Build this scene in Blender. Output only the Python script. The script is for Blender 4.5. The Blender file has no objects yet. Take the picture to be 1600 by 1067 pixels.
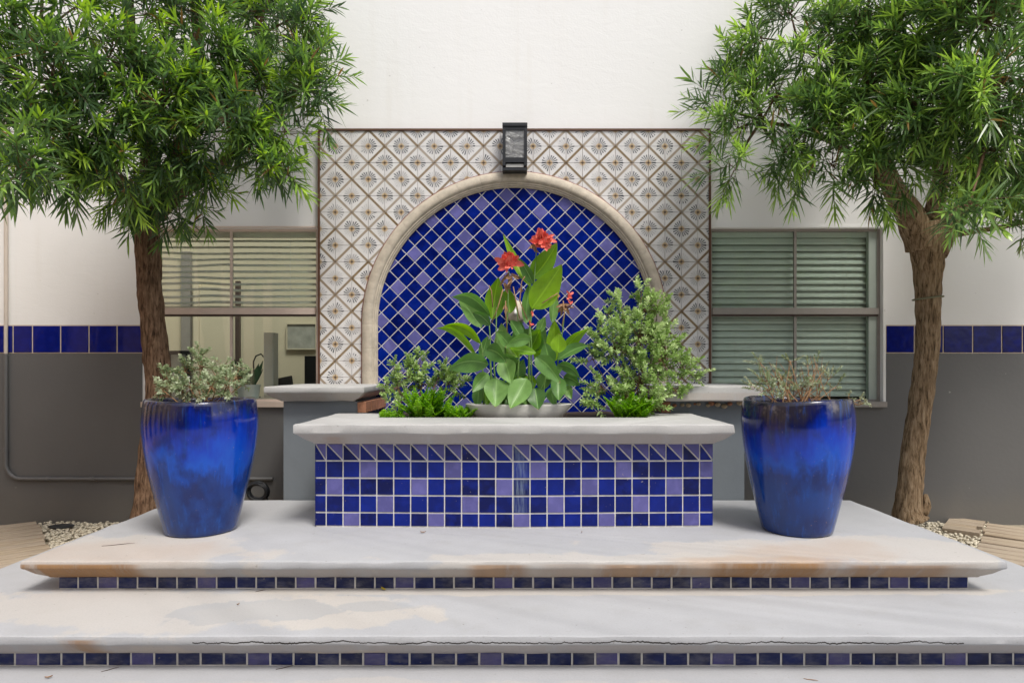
import bpy, math, random
import numpy as np
from mathutils import Vector, noise, Matrix

rnd = random.Random(11)
rng = np.random.default_rng(5)
scene = bpy.context.scene
C = scene.collection
R = math.radians

# ------------------------------------------------------------------ camera
CAMZ = 1.438
cam_d = bpy.data.cameras.new('camera')
cam = bpy.data.objects.new('camera', cam_d)
C.objects.link(cam)
cam.location = (0, 0, CAMZ)
cam.rotation_euler = (R(90), 0, 0)
cam_d.sensor_width = 36.0
cam_d.lens = 22.5
cam_d.shift_x = -3 / 1600
cam_d.shift_y = 41.5 / 1600
cam_d.clip_start = 0.05
cam_d.clip_end = 2000
scene.camera = cam

# ------------------------------------------------------------------ sky, sun, exposure
SUN_EL, SUN_AZ = 58.0, 148.0        # azimuth: degrees clockwise from +Y (the view direction)
world = bpy.data.worlds.new('World')
scene.world = world
world.use_nodes = True
wn = world.node_tree
bg = wn.nodes['Background']
sky = wn.nodes.new('ShaderNodeTexSky')
sky.sky_type = 'NISHITA'
sky.sun_disc = False
sky.sun_elevation = R(SUN_EL)
sky.sun_rotation = R(SUN_AZ)
sky.dust_density = 3.0
hs = wn.nodes.new('ShaderNodeHueSaturation')
hs.inputs['Saturation'].default_value = 0.5
wn.links.new(sky.outputs[0], hs.inputs['Color'])
wn.links.new(hs.outputs[0], bg.inputs[0])
bg.inputs[1].default_value = 0.12
sd = bpy.data.lights.new('sun', 'SUN')
sd.energy = 1.8
sd.angle = R(18)
sd.color = (1.0, 0.955, 0.89)
sun = bpy.data.objects.new('sun', sd)
C.objects.link(sun)
az, el = R(SUN_AZ), R(SUN_EL)
to_sun = Vector((math.sin(az) * math.cos(el), math.cos(az) * math.cos(el), math.sin(el)))
sun.rotation_euler = to_sun.to_track_quat('Z', 'Y').to_euler()
sun.location = (0, 0, 12)
scene.view_settings.view_transform = 'Standard'
scene.view_settings.look = 'None'
scene.view_settings.exposure = 0.70
scene.view_settings.gamma = 1.0
scene.view_settings.use_curve_mapping = False
scene.cycles.max_bounces = 8
scene.cycles.transparent_max_bounces = 12


def P(px, py, D):
    """a place in the courtyard read off the photograph at depth D"""
    return Vector(((px - 803) * D / 1000, D, CAMZ - (py - 575) * D / 1000))


# ------------------------------------------------------------------ node helpers
class NT:
    def __init__(self, name):
        self.m = bpy.data.materials.new(name)
        self.m.use_nodes = True
        self.t = self.m.node_tree
        self.b = self.t.nodes['Principled BSDF']
        self.out = self.t.nodes['Material Output']

    def n(self, typ, **kw):
        nd = self.t.nodes.new(typ)
        for k, v in kw.items():
            setattr(nd, k, v)
        return nd

    def put(self, sock, v):
        if v is None:
            return
        if isinstance(v, bpy.types.NodeSocket):
            self.t.links.new(v, sock)
        elif isinstance(v, (tuple, list)) and len(v) == 3 and sock.type == 'RGBA':
            sock.default_value = (*v, 1)
        else:
            sock.default_value = v

    def math(self, op, a, b=None, c=None, clamp=False):
        nd = self.n('ShaderNodeMath', operation=op, use_clamp=clamp)
        self.put(nd.inputs[0], a)
        if b is not None:
            self.put(nd.inputs[1], b)
        if c is not None:
            self.put(nd.inputs[2], c)
        return nd.outputs[0]

    def mix(self, f, a, b, blend='MIX'):
        nd = self.n('ShaderNodeMix', data_type='RGBA', blend_type=blend)
        self.put(nd.inputs[0], f)
        self.put(nd.inputs[6], a)
        self.put(nd.inputs[7], b)
        return nd.outputs[2]

    def noise(self, scale, detail=3, vec=None, rough=0.5, dist=0.0):
        nd = self.n('ShaderNodeTexNoise')
        nd.inputs['Scale'].default_value = scale
        nd.inputs['Detail'].default_value = detail
        nd.inputs['Roughness'].default_value = rough
        nd.inputs['Distortion'].default_value = dist
        if vec is not None:
            self.put(nd.inputs['Vector'], vec)
        return nd.outputs[0]

    def step(self, v, lo, hi):
        nd = self.n('ShaderNodeMapRange', interpolation_type='SMOOTHSTEP')
        self.put(nd.inputs[0], v)
        nd.inputs[1].default_value = lo
        nd.inputs[2].default_value = hi
        return nd.outputs[0]

    def ramp(self, f, stops):
        nd = self.n('ShaderNodeValToRGB')
        self.put(nd.inputs[0], f)
        e = nd.color_ramp.elements
        while len(e) < len(stops):
            e.new(0.5)
        for i, (p, c) in enumerate(stops):
            e[i].position = p
            e[i].color = (*c, 1)
        return nd.outputs[0]

    def pos(self):
        return self.n('ShaderNodeNewGeometry').outputs['Position']

    def obj(self):
        return self.n('ShaderNodeTexCoord').outputs['Object']

    def uv(self):
        return self.n('ShaderNodeTexCoord').outputs['UV']

    def rand(self):
        return self.n('ShaderNodeObjectInfo').outputs['Random']

    def xyz(self, v):
        nd = self.n('ShaderNodeSeparateXYZ')
        self.put(nd.inputs[0], v)
        return nd.outputs

    def scale(self, v, s):
        nd = self.n('ShaderNodeMapping')
        self.put(nd.inputs[0], v)
        nd.inputs['Scale'].default_value = s
        return nd.outputs[0]

    def attr(self, name):
        return self.n('ShaderNodeAttribute', attribute_name=name).outputs['Fac']

    def bump(self, h, strength=0.3, dist=0.01):
        nd = self.n('ShaderNodeBump')
        nd.inputs['Strength'].default_value = strength
        nd.inputs['Distance'].default_value = dist
        self.put(nd.inputs['Height'], h)
        self.t.links.new(nd.outputs[0], self.b.inputs['Normal'])

    def set(self, col=None, rough=None, spec=None, metal=None, coat=None, coat_rough=None):
        self.put(self.b.inputs['Base Color'], col)
        self.put(self.b.inputs['Roughness'], rough)
        self.put(self.b.inputs['Specular IOR Level'], spec)
        self.put(self.b.inputs['Metallic'], metal)
        self.put(self.b.inputs['Coat Weight'], coat)
        self.put(self.b.inputs['Coat Roughness'], coat_rough)
        return self.m


def plain(name, col, rough=0.6, var=0.12, sc=9.0, bump=0.15, metal=None, spec=0.4):
    t = NT(name)
    f = t.noise(sc, 5, t.pos(), 0.6)
    c = t.mix(f, tuple(x * (1 - var) for x in col), tuple(min(1, x * (1 + var)) for x in col))
    if bump:
        t.bump(t.noise(sc * 9, 3, t.pos()), bump, 0.004)
    return t.set(c, rough, spec, metal)


# ------------------------------------------------------------------ materials
def mat_plaster():
    t = NT('white_plaster')
    p = t.pos()
    big = t.noise(0.7, 4, p, 0.55)
    c = t.mix(big, (0.76, 0.755, 0.735), (0.81, 0.805, 0.79))
    streak = t.noise(1.0, 5, t.scale(p, (5.0, 5.0, 0.35)), 0.6)
    c = t.mix(t.math('MULTIPLY', t.step(streak, 0.52, 0.8), 0.22), c, (0.60, 0.55, 0.46))
    spot = t.step(t.noise(26, 2, p), 0.74, 0.78)
    c = t.mix(t.math('MULTIPLY', spot, 0.5), c, (0.45, 0.43, 0.4))
    h = t.math('ADD', t.math('MULTIPLY', t.noise(60, 3, p), 0.35), t.noise(5, 4, t.scale(p, (1, 1, 2.2)), 0.6, 0.8))
    t.bump(h, 0.3, 0.006)
    return t.set(c, 0.75, 0.25)


def mat_dado():
    t = NT('grey_dado_paint')
    p = t.pos()
    c = t.mix(t.noise(1.2, 4, p), (0.098, 0.099, 0.10), (0.135, 0.133, 0.13))
    z = t.xyz(p)[2]
    splash = t.math('MULTIPLY', t.math('SUBTRACT', 1.0, t.step(t.math('ADD', z, t.math('MULTIPLY', t.noise(5, 4, p), 0.3)), 0.2, 0.55)), 0.45)
    c = t.mix(splash, c, (0.16, 0.145, 0.12))
    spot = t.step(t.noise(17, 2, p), 0.75, 0.78)
    c = t.mix(spot, c, (0.25, 0.25, 0.24))
    t.bump(t.noise(30, 4, p), 0.18, 0.006)
    return t.set(c, 0.55, 0.35)


def mat_glaze(name, a, b, rough=0.1, fleck=0.0, haze=0.0, glint_run=None):
    t = NT(name)
    p = t.pos()
    r = t.rand()
    c = t.mix(r, a, b)
    c = t.mix(t.math('MULTIPLY', t.step(t.noise(14, 3, p), 0.4, 0.75), 0.45), c, tuple(min(1, x * 1.5 + 0.003) for x in b))
    if haze:
        dust = t.math('MULTIPLY', t.step(t.noise(9, 5, t.scale(p, (1, 1, 2.5)), 0.65), 0.38, 0.85), haze)
        c = t.mix(dust, c, (0.30, 0.29, 0.28))
    if fleck:
        f = t.step(t.noise(62, 2, p), 0.72, 0.76)
        f2 = t.step(t.noise(5, 2, p), 0.45, 0.62)
        c = t.mix(t.math('MULTIPLY', t.math('MULTIPLY', f, f2), fleck), c, (0.42, 0.36, 0.28))
    if glint_run:                                        # pale highlight painted down one column of tiles, streaked with lime
        px_ = t.xyz(p)[0]
        m_ = t.math('MULTIPLY', t.step(px_, glint_run[0], glint_run[0] + 0.012), t.math('SUBTRACT', 1.0, t.step(px_, glint_run[1] - 0.06, glint_run[1])))
        m_ = t.math('MULTIPLY', m_, t.math('MULTIPLY', t.step(t.noise(1.0, 4, t.scale(p, (70, 4, 6)), 0.7), 0.3, 0.8), 0.5))
        c = t.mix(m_, c, (0.30, 0.38, 0.46))
    t.bump(t.noise(16, 2, p), 0.12, 0.01)
    rg = t.math('ADD', rough * 0.6, t.math('MULTIPLY', t.noise(30, 3, p), 0.06 + haze * 0.3))
    return t.set(c, rg, 0.26)


def blob(t, x, y, cx, cy, rx, ry, w, edge=0.25):
    """soft edged irregular patch mask"""
    dx = t.math('DIVIDE', t.math('SUBTRACT', x, cx), rx)
    dy = t.math('DIVIDE', t.math('SUBTRACT', y, cy), ry)
    d = t.math('SQRT', t.math('ADD', t.math('MULTIPLY', dx, dx), t.math('MULTIPLY', dy, dy)))
    d = t.math('ADD', d, t.math('MULTIPLY', t.math('SUBTRACT', w, 0.5), 2.6))
    return t.math('SUBTRACT', 1.0, t.step(d, 1 - edge, 1 + edge))


def mat_concrete(name, cream=(), rust=(), wet=(), crack=None, col=(0.40, 0.405, 0.42), edge_rust_shade=()):
    t = NT(name)
    p = t.pos()
    x, y, z = t.xyz(p)
    w = t.noise(2.4, 6, p, 0.62)
    w2 = t.noise(5, 5, p, 0.6)
    c = t.mix(t.noise(2.1, 6, p, 0.65), tuple(v * 0.84 for v in col), tuple(v * 1.12 for v in col))
    c = t.mix(t.math('MULTIPLY', t.step(w2, 0.5, 0.8), 0.3), c, (0.31, 0.30, 0.285))
    for b in cream:
        c = t.mix(t.math('MULTIPLY', blob(t, x, y, *b[:4], w, 0.10), b[4]), c, (0.50, 0.465, 0.42))
    for b in wet:
        c = t.mix(t.math('MULTIPLY', blob(t, x, y, *b[:4], w, 0.05), b[4]), c, (0.33, 0.345, 0.365))
    for b in rust:
        m = t.math('MULTIPLY', blob(t, x, y, *b[:4], w, 0.5), b[4])
        m = t.math('MULTIPLY', m, t.math('ADD', 0.45, w2))
        c = t.mix(m, c, (0.42, 0.28, 0.18))
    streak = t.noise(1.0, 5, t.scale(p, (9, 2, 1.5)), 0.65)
    for (x0, x1, zlim, amt) in edge_rust_shade:          # runoff rust; full-width spans brown the underside, grime with painted shade
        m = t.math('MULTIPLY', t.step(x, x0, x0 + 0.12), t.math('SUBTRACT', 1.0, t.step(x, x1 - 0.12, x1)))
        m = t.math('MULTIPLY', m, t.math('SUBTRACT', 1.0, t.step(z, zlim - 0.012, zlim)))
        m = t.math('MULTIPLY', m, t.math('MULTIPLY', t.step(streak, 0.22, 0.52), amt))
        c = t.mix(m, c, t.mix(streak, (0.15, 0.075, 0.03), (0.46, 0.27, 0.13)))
    dirt = t.step(t.noise(38, 3, p), 0.70, 0.76)
    c = t.mix(t.math('MULTIPLY', dirt, 0.55), c, (0.2, 0.18, 0.15))
    gr = t.noise(110, 4, p, 0.7)
    c = t.mix(t.math('MULTIPLY', t.step(gr, 0.42, 0.75), 0.28), c, (0.27, 0.265, 0.26))
    h = t.math('ADD', t.math('MULTIPLY', t.noise(70, 4, p), 0.5), w2)
    if crack:
        z0, x0, x1 = crack
        wob = t.math('MULTIPLY', t.math('SUBTRACT', t.noise(3.0, 9, t.scale(p, (1, 0, 0)), 0.75), 0.5), 0.085)
        dz = t.math('ABSOLUTE', t.math('SUBTRACT', t.math('SUBTRACT', z, z0), wob))
        wd = t.math('MULTIPLY', t.noise(2.3, 3, t.scale(p, (1, 0, 0))), 0.0058)
        line = t.math('LESS_THAN', dz, wd)
        line = t.math('MULTIPLY', line, t.math('MULTIPLY', t.math('GREATER_THAN', x, x0), t.math('LESS_THAN', x, x1)))
        line = t.math('MULTIPLY', line, t.math('GREATER_THAN', t.noise(1.5, 3, t.scale(p, (1.3, 0, 0))), 0.40))
        c = t.mix(line, c, (0.03, 0.026, 0.022))
        h = t.math('SUBTRACT', h, t.math('MULTIPLY', line, 2.0))
    t.bump(h, 0.3, 0.006)
    return t.set(c, 0.68, 0.25)


def mat_pattern_tile():
    """white hand-painted tile: brown beaded diagonal and two quarter sunbursts"""
    t = NT('sunburst_tile_glaze')
    u, v, _ = t.xyz(t.uv())
    r = t.rand()
    p = t.pos()
    n1 = t.noise(9, 4, p, 0.6)
    n2 = t.noise(34, 3, p, 0.6)
    base = t.mix(n1, (0.55, 0.53, 0.52), (0.76, 0.75, 0.74))
    base = t.mix(t.math('MULTIPLY', t.step(n2, 0.55, 0.8), 0.25), base, (0.50, 0.50, 0.51))

    def star(uu, vv, k):
        rr = t.math('SQRT', t.math('ADD', t.math('MULTIPLY', uu, uu), t.math('MULTIPLY', vv, vv)))
        an = t.math('ARCTAN2', vv, uu)
        s = t.math('SINE', t.math('ADD', t.math('MULTIPLY', an, 20.0), t.math('MULTIPLY', n1, 1.2)))
        ray = t.step(s, -0.1, 0.3)
        lim = t.math('ADD', 0.49, t.math('MULTIPLY', t.math('SUBTRACT', n2, 0.5), 0.35))
        ray = t.math('MULTIPLY', ray, t.math('MULTIPLY', t.step(rr, 0.19, 0.22), t.math('LESS_THAN', rr, lim)))
        fade = t.math('MULTIPLY', t.step(t.math('FRACT', t.math('ADD', t.math('MULTIPLY', r, k), n1)), 0.15, 0.75), 0.85)
        ray = t.math('MULTIPLY', ray, t.math('ADD', 0.25, fade))
        halo = t.math('MULTIPLY', t.math('SUBTRACT', 1.0, t.step(rr, 0.10, 0.42)), 0.20)
        disk = t.math('SUBTRACT', 1.0, t.step(rr, 0.15, 0.21))
        core = t.math('SUBTRACT', 1.0, t.step(rr, 0.06, 0.10))
        return ray, halo, disk, core
    iu = t.math('SUBTRACT', 1.0, u)
    iv = t.math('SUBTRACT', 1.0, v)
    c = base
    for (a, b, k) in ((u, v, 3.7), (iu, iv, 5.3)):
        ray, halo, disk, core = star(a, b, k)
        c = t.mix(t.math('MULTIPLY', halo, 1.5), c, (0.34, 0.29, 0.24))
        c = t.mix(ray, c, (0.035, 0.043, 0.055))
        c = t.mix(t.math('MULTIPLY', disk, 0.8), c, t.mix(n2, (0.34, 0.20, 0.07), (0.55, 0.40, 0.20)))
        c = t.mix(t.math('MULTIPLY', core, 0.75), c, (0.09, 0.07, 0.06))
    dg = t.math('ABSOLUTE', t.math('SUBTRACT', t.math('ADD', u, v), 1.0))
    al = t.math('SUBTRACT', u, v)
    band = t.math('SUBTRACT', 1.0, t.step(dg, 0.085, 0.115))
    c = t.mix(t.math('MULTIPLY', band, t.math('ADD', 0.68, t.math('MULTIPLY', r, 0.3))), c,
              t.mix(n2, (0.12, 0.075, 0.03), (0.33, 0.23, 0.115)))
    bead = t.math('MULTIPLY', t.step(t.math('SINE', t.math('MULTIPLY', al, 34.0)), 0.0, 0.4), t.math('SUBTRACT', 1.0, t.step(dg, 0.04, 0.075)))
    c = t.mix(t.math('MULTIPLY', bead, t.math('MULTIPLY', t.step(r, 0.25, 0.9), t.step(n1, 0.3, 0.6))), c, (0.10, 0.07, 0.04))
    t.bump(n2, 0.08, 0.004)
    return t.set(c, 0.28, 0.45)


def mat_pot():
    t = NT('blue_running_glaze')
    p0 = t.obj()
    z = t.xyz(p0)[2]
    va = t.n('ShaderNodeVectorMath', operation='ADD')
    t.put(va.inputs[0], p0)
    cmb = t.n('ShaderNodeCombineXYZ')
    for k_ in (0, 1):
        t.put(cmb.inputs[k_], t.math('MULTIPLY', t.rand(), 7.0 + k_ * 5))
    t.put(va.inputs[1], cmb.outputs[0])
    p = va.outputs[0]
    st = t.noise(1.0, 5, t.scale(p, (30, 30, 1.3)), 0.65)
    cl = t.noise(1.0, 4, t.scale(p, (3.4, 3.4, 2.2)), 0.55)
    zz = t.math('ADD', z, t.math('ADD', t.math('MULTIPLY', t.math('SUBTRACT', st, 0.5), 0.24), t.math('MULTIPLY', t.math('SUBTRACT', cl, 0.5), 0.62)))
    c = t.ramp(t.math('DIVIDE', zz, 0.86), [
        (0.0, (0.006, 0.028, 0.14)), (0.25, (0.004, 0.042, 0.22)), (0.42, (0.004, 0.030, 0.19)),
        (0.55, (0.002, 0.070, 0.46)), (0.66, (0.001, 0.038, 0.40)), (0.78, (0.002, 0.016, 0.22)),
        (0.87, (0.003, 0.007, 0.07)), (0.97, (0.022, 0.019, 0.028))])
    c = t.mix(t.math('MULTIPLY', t.step(st, 0.52, 0.78), 0.45), c, (0.004, 0.12, 0.58))
    dk2 = t.math('MULTIPLY', t.step(t.noise(1.0, 4, t.scale(p, (4.5, 4.5, 3.2)), 0.6), 0.5, 0.68), 0.75)
    c = t.mix(dk2, c, (0.002, 0.010, 0.085))
    rim = t.math('MULTIPLY', t.step(z, 0.74, 0.80), t.step(t.noise(7, 5, p, 0.65), 0.55, 0.72))
    c = t.mix(t.math('MULTIPLY', rim, 0.35), c, (0.35, 0.31, 0.28))
    spk = t.step(t.noise(75, 2, p), 0.72, 0.76)
    c = t.mix(t.math('MULTIPLY', spk, 0.5), c, (0.22, 0.15, 0.12))
    t.bump(t.math('ADD', t.math('MULTIPLY', st, 0.6), t.noise(5, 2, p)), 0.10, 0.012)
    return t.set(c, t.math('ADD', 0.05, t.math('MULTIPLY', cl, 0.08)), 0.4, None, 0.25, 0.04)


def mat_bark(name, a, b):
    t = NT(name)
    p = t.pos()
    f = t.noise(1.0, 6, t.scale(p, (52, 52, 8)), 0.7, 0.5)
    c = t.ramp(f, [(0.36, tuple(v * 0.25 for v in a)), (0.47, a), (0.64, b)])
    c = t.mix(t.math('MULTIPLY', t.step(t.noise(7, 3, p), 0.5, 0.7), 0.4), c, tuple(v * 0.7 for v in a))
    t.bump(f, 1.0, 0.035)
    return t.set(c, 0.85, 0.2)


def mat_leaf(name, stops, rough=0.38, trans=0.32, veins=False):
    t = NT(name)
    f = t.attr('tint') if not veins else t.math('MULTIPLY', t.rand(), 1.0)
    c = t.ramp(f, stops)
    p = t.pos()
    if veins:
        u, v, _ = t.xyz(t.uv())
        du = t.math('ABSOLUTE', t.math('SUBTRACT', u, 0.5))
        c = t.mix(t.math('MULTIPLY', t.step(t.noise(18, 4, p), 0.4, 0.75), 0.3), c, tuple(x * 0.6 for x in stops[0][1]))
        vein = t.math('SINE', t.math('MULTIPLY', t.math('SUBTRACT', v, t.math('MULTIPLY', du, 0.5)), 90.0))
        c = t.mix(t.math('MULTIPLY', t.step(vein, 0.5, 1.0), 0.13), c, stops[-1][1])
        c = t.mix(t.math('MULTIPLY', t.math('SUBTRACT', 1.0, t.step(du, 0.012, 0.045)), 0.6), c, tuple(min(1, x * 1.35 + 0.02) for x in stops[-1][1]))
        c = t.mix(t.math('MULTIPLY', t.step(t.math('ADD', v, t.math('MULTIPLY', t.noise(30, 3, p), 0.12)), 1.0, 1.06), 0.8), c, (0.25, 0.17, 0.08))
        t.bump(vein, 0.06, 0.004)
    t.set(c, rough, 0.45)
    tr = t.n('ShaderNodeBsdfTranslucent')
    hs_ = t.n('ShaderNodeHueSaturation')
    hs_.inputs['Saturation'].default_value = 1.15
    hs_.inputs['Value'].default_value = 1.5
    t.put(hs_.inputs['Color'], c)
    t.put(tr.inputs['Color'], hs_.outputs[0])
    mx = t.n('ShaderNodeMixShader')
    mx.inputs[0].default_value = trans
    t.t.links.new(t.b.outputs[0], mx.inputs[1])
    t.t.links.new(tr.outputs[0], mx.inputs[2])
    t.t.links.new(mx.outputs[0], t.out.inputs['Surface'])
    return t.m


def mat_glass():
    t = NT('window_glass')
    t.t.nodes.remove(t.b)
    tr = t.n('ShaderNodeBsdfTransparent')
    tr.inputs[0].default_value = (0.90, 0.94, 0.91, 1)
    gl = t.n('ShaderNodeBsdfGlossy')
    gl.inputs['Roughness'].default_value = 0.02
    lw_ = t.n('ShaderNodeLayerWeight')
    fr = t.math('ADD', 0.045, t.math('MULTIPLY', t.math('POWER', lw_.outputs['Facing'], 4.0), 0.9), clamp=True)
    mx = t.n('ShaderNodeMixShader')
    t.t.links.new(fr, mx.inputs[0])
    t.t.links.new(tr.outputs[0], mx.inputs[1])
    t.t.links.new(gl.outputs[0], mx.inputs[2])
    t.t.links.new(mx.outputs[0], t.out.inputs['Surface'])
    return t.m


def mat_wood():
    t = NT('weathered_board')
    p = t.obj()
    g = t.noise(1.0, 6, t.scale(p, (2.2, 30, 30)), 0.65, 0.3)
    c = t.ramp(g, [(0.28, (0.16, 0.11, 0.065)), (0.5, (0.36, 0.285, 0.20)), (0.75, (0.50, 0.42, 0.32))])
    c = t.mix(t.math('MULTIPLY', t.rand(), 0.35), c, (0.36, 0.31, 0.26))
    t.bump(g, 0.5, 0.01)
    return t.set(c, 0.75, 0.25)


def mat_petal(name, a, b):
    t = NT(name)
    f = t.noise(40, 3, t.pos())
    return t.set(t.mix(f, a, b), 0.45, 0.35)


def mat_lampglass():
    t = NT('rippled_lamp_glass')
    p = t.pos()
    w = t.noise(1.0, 4, t.scale(p, (9, 9, 14)), 0.6, 1.6)
    c = t.ramp(w, [(0.3, (0.07, 0.07, 0.075)), (0.55, (0.22, 0.22, 0.215)), (0.75, (0.48, 0.48, 0.47))])
    t.bump(w, 0.5, 0.02)
    return t.set(c, 0.16, 0.6)


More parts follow.
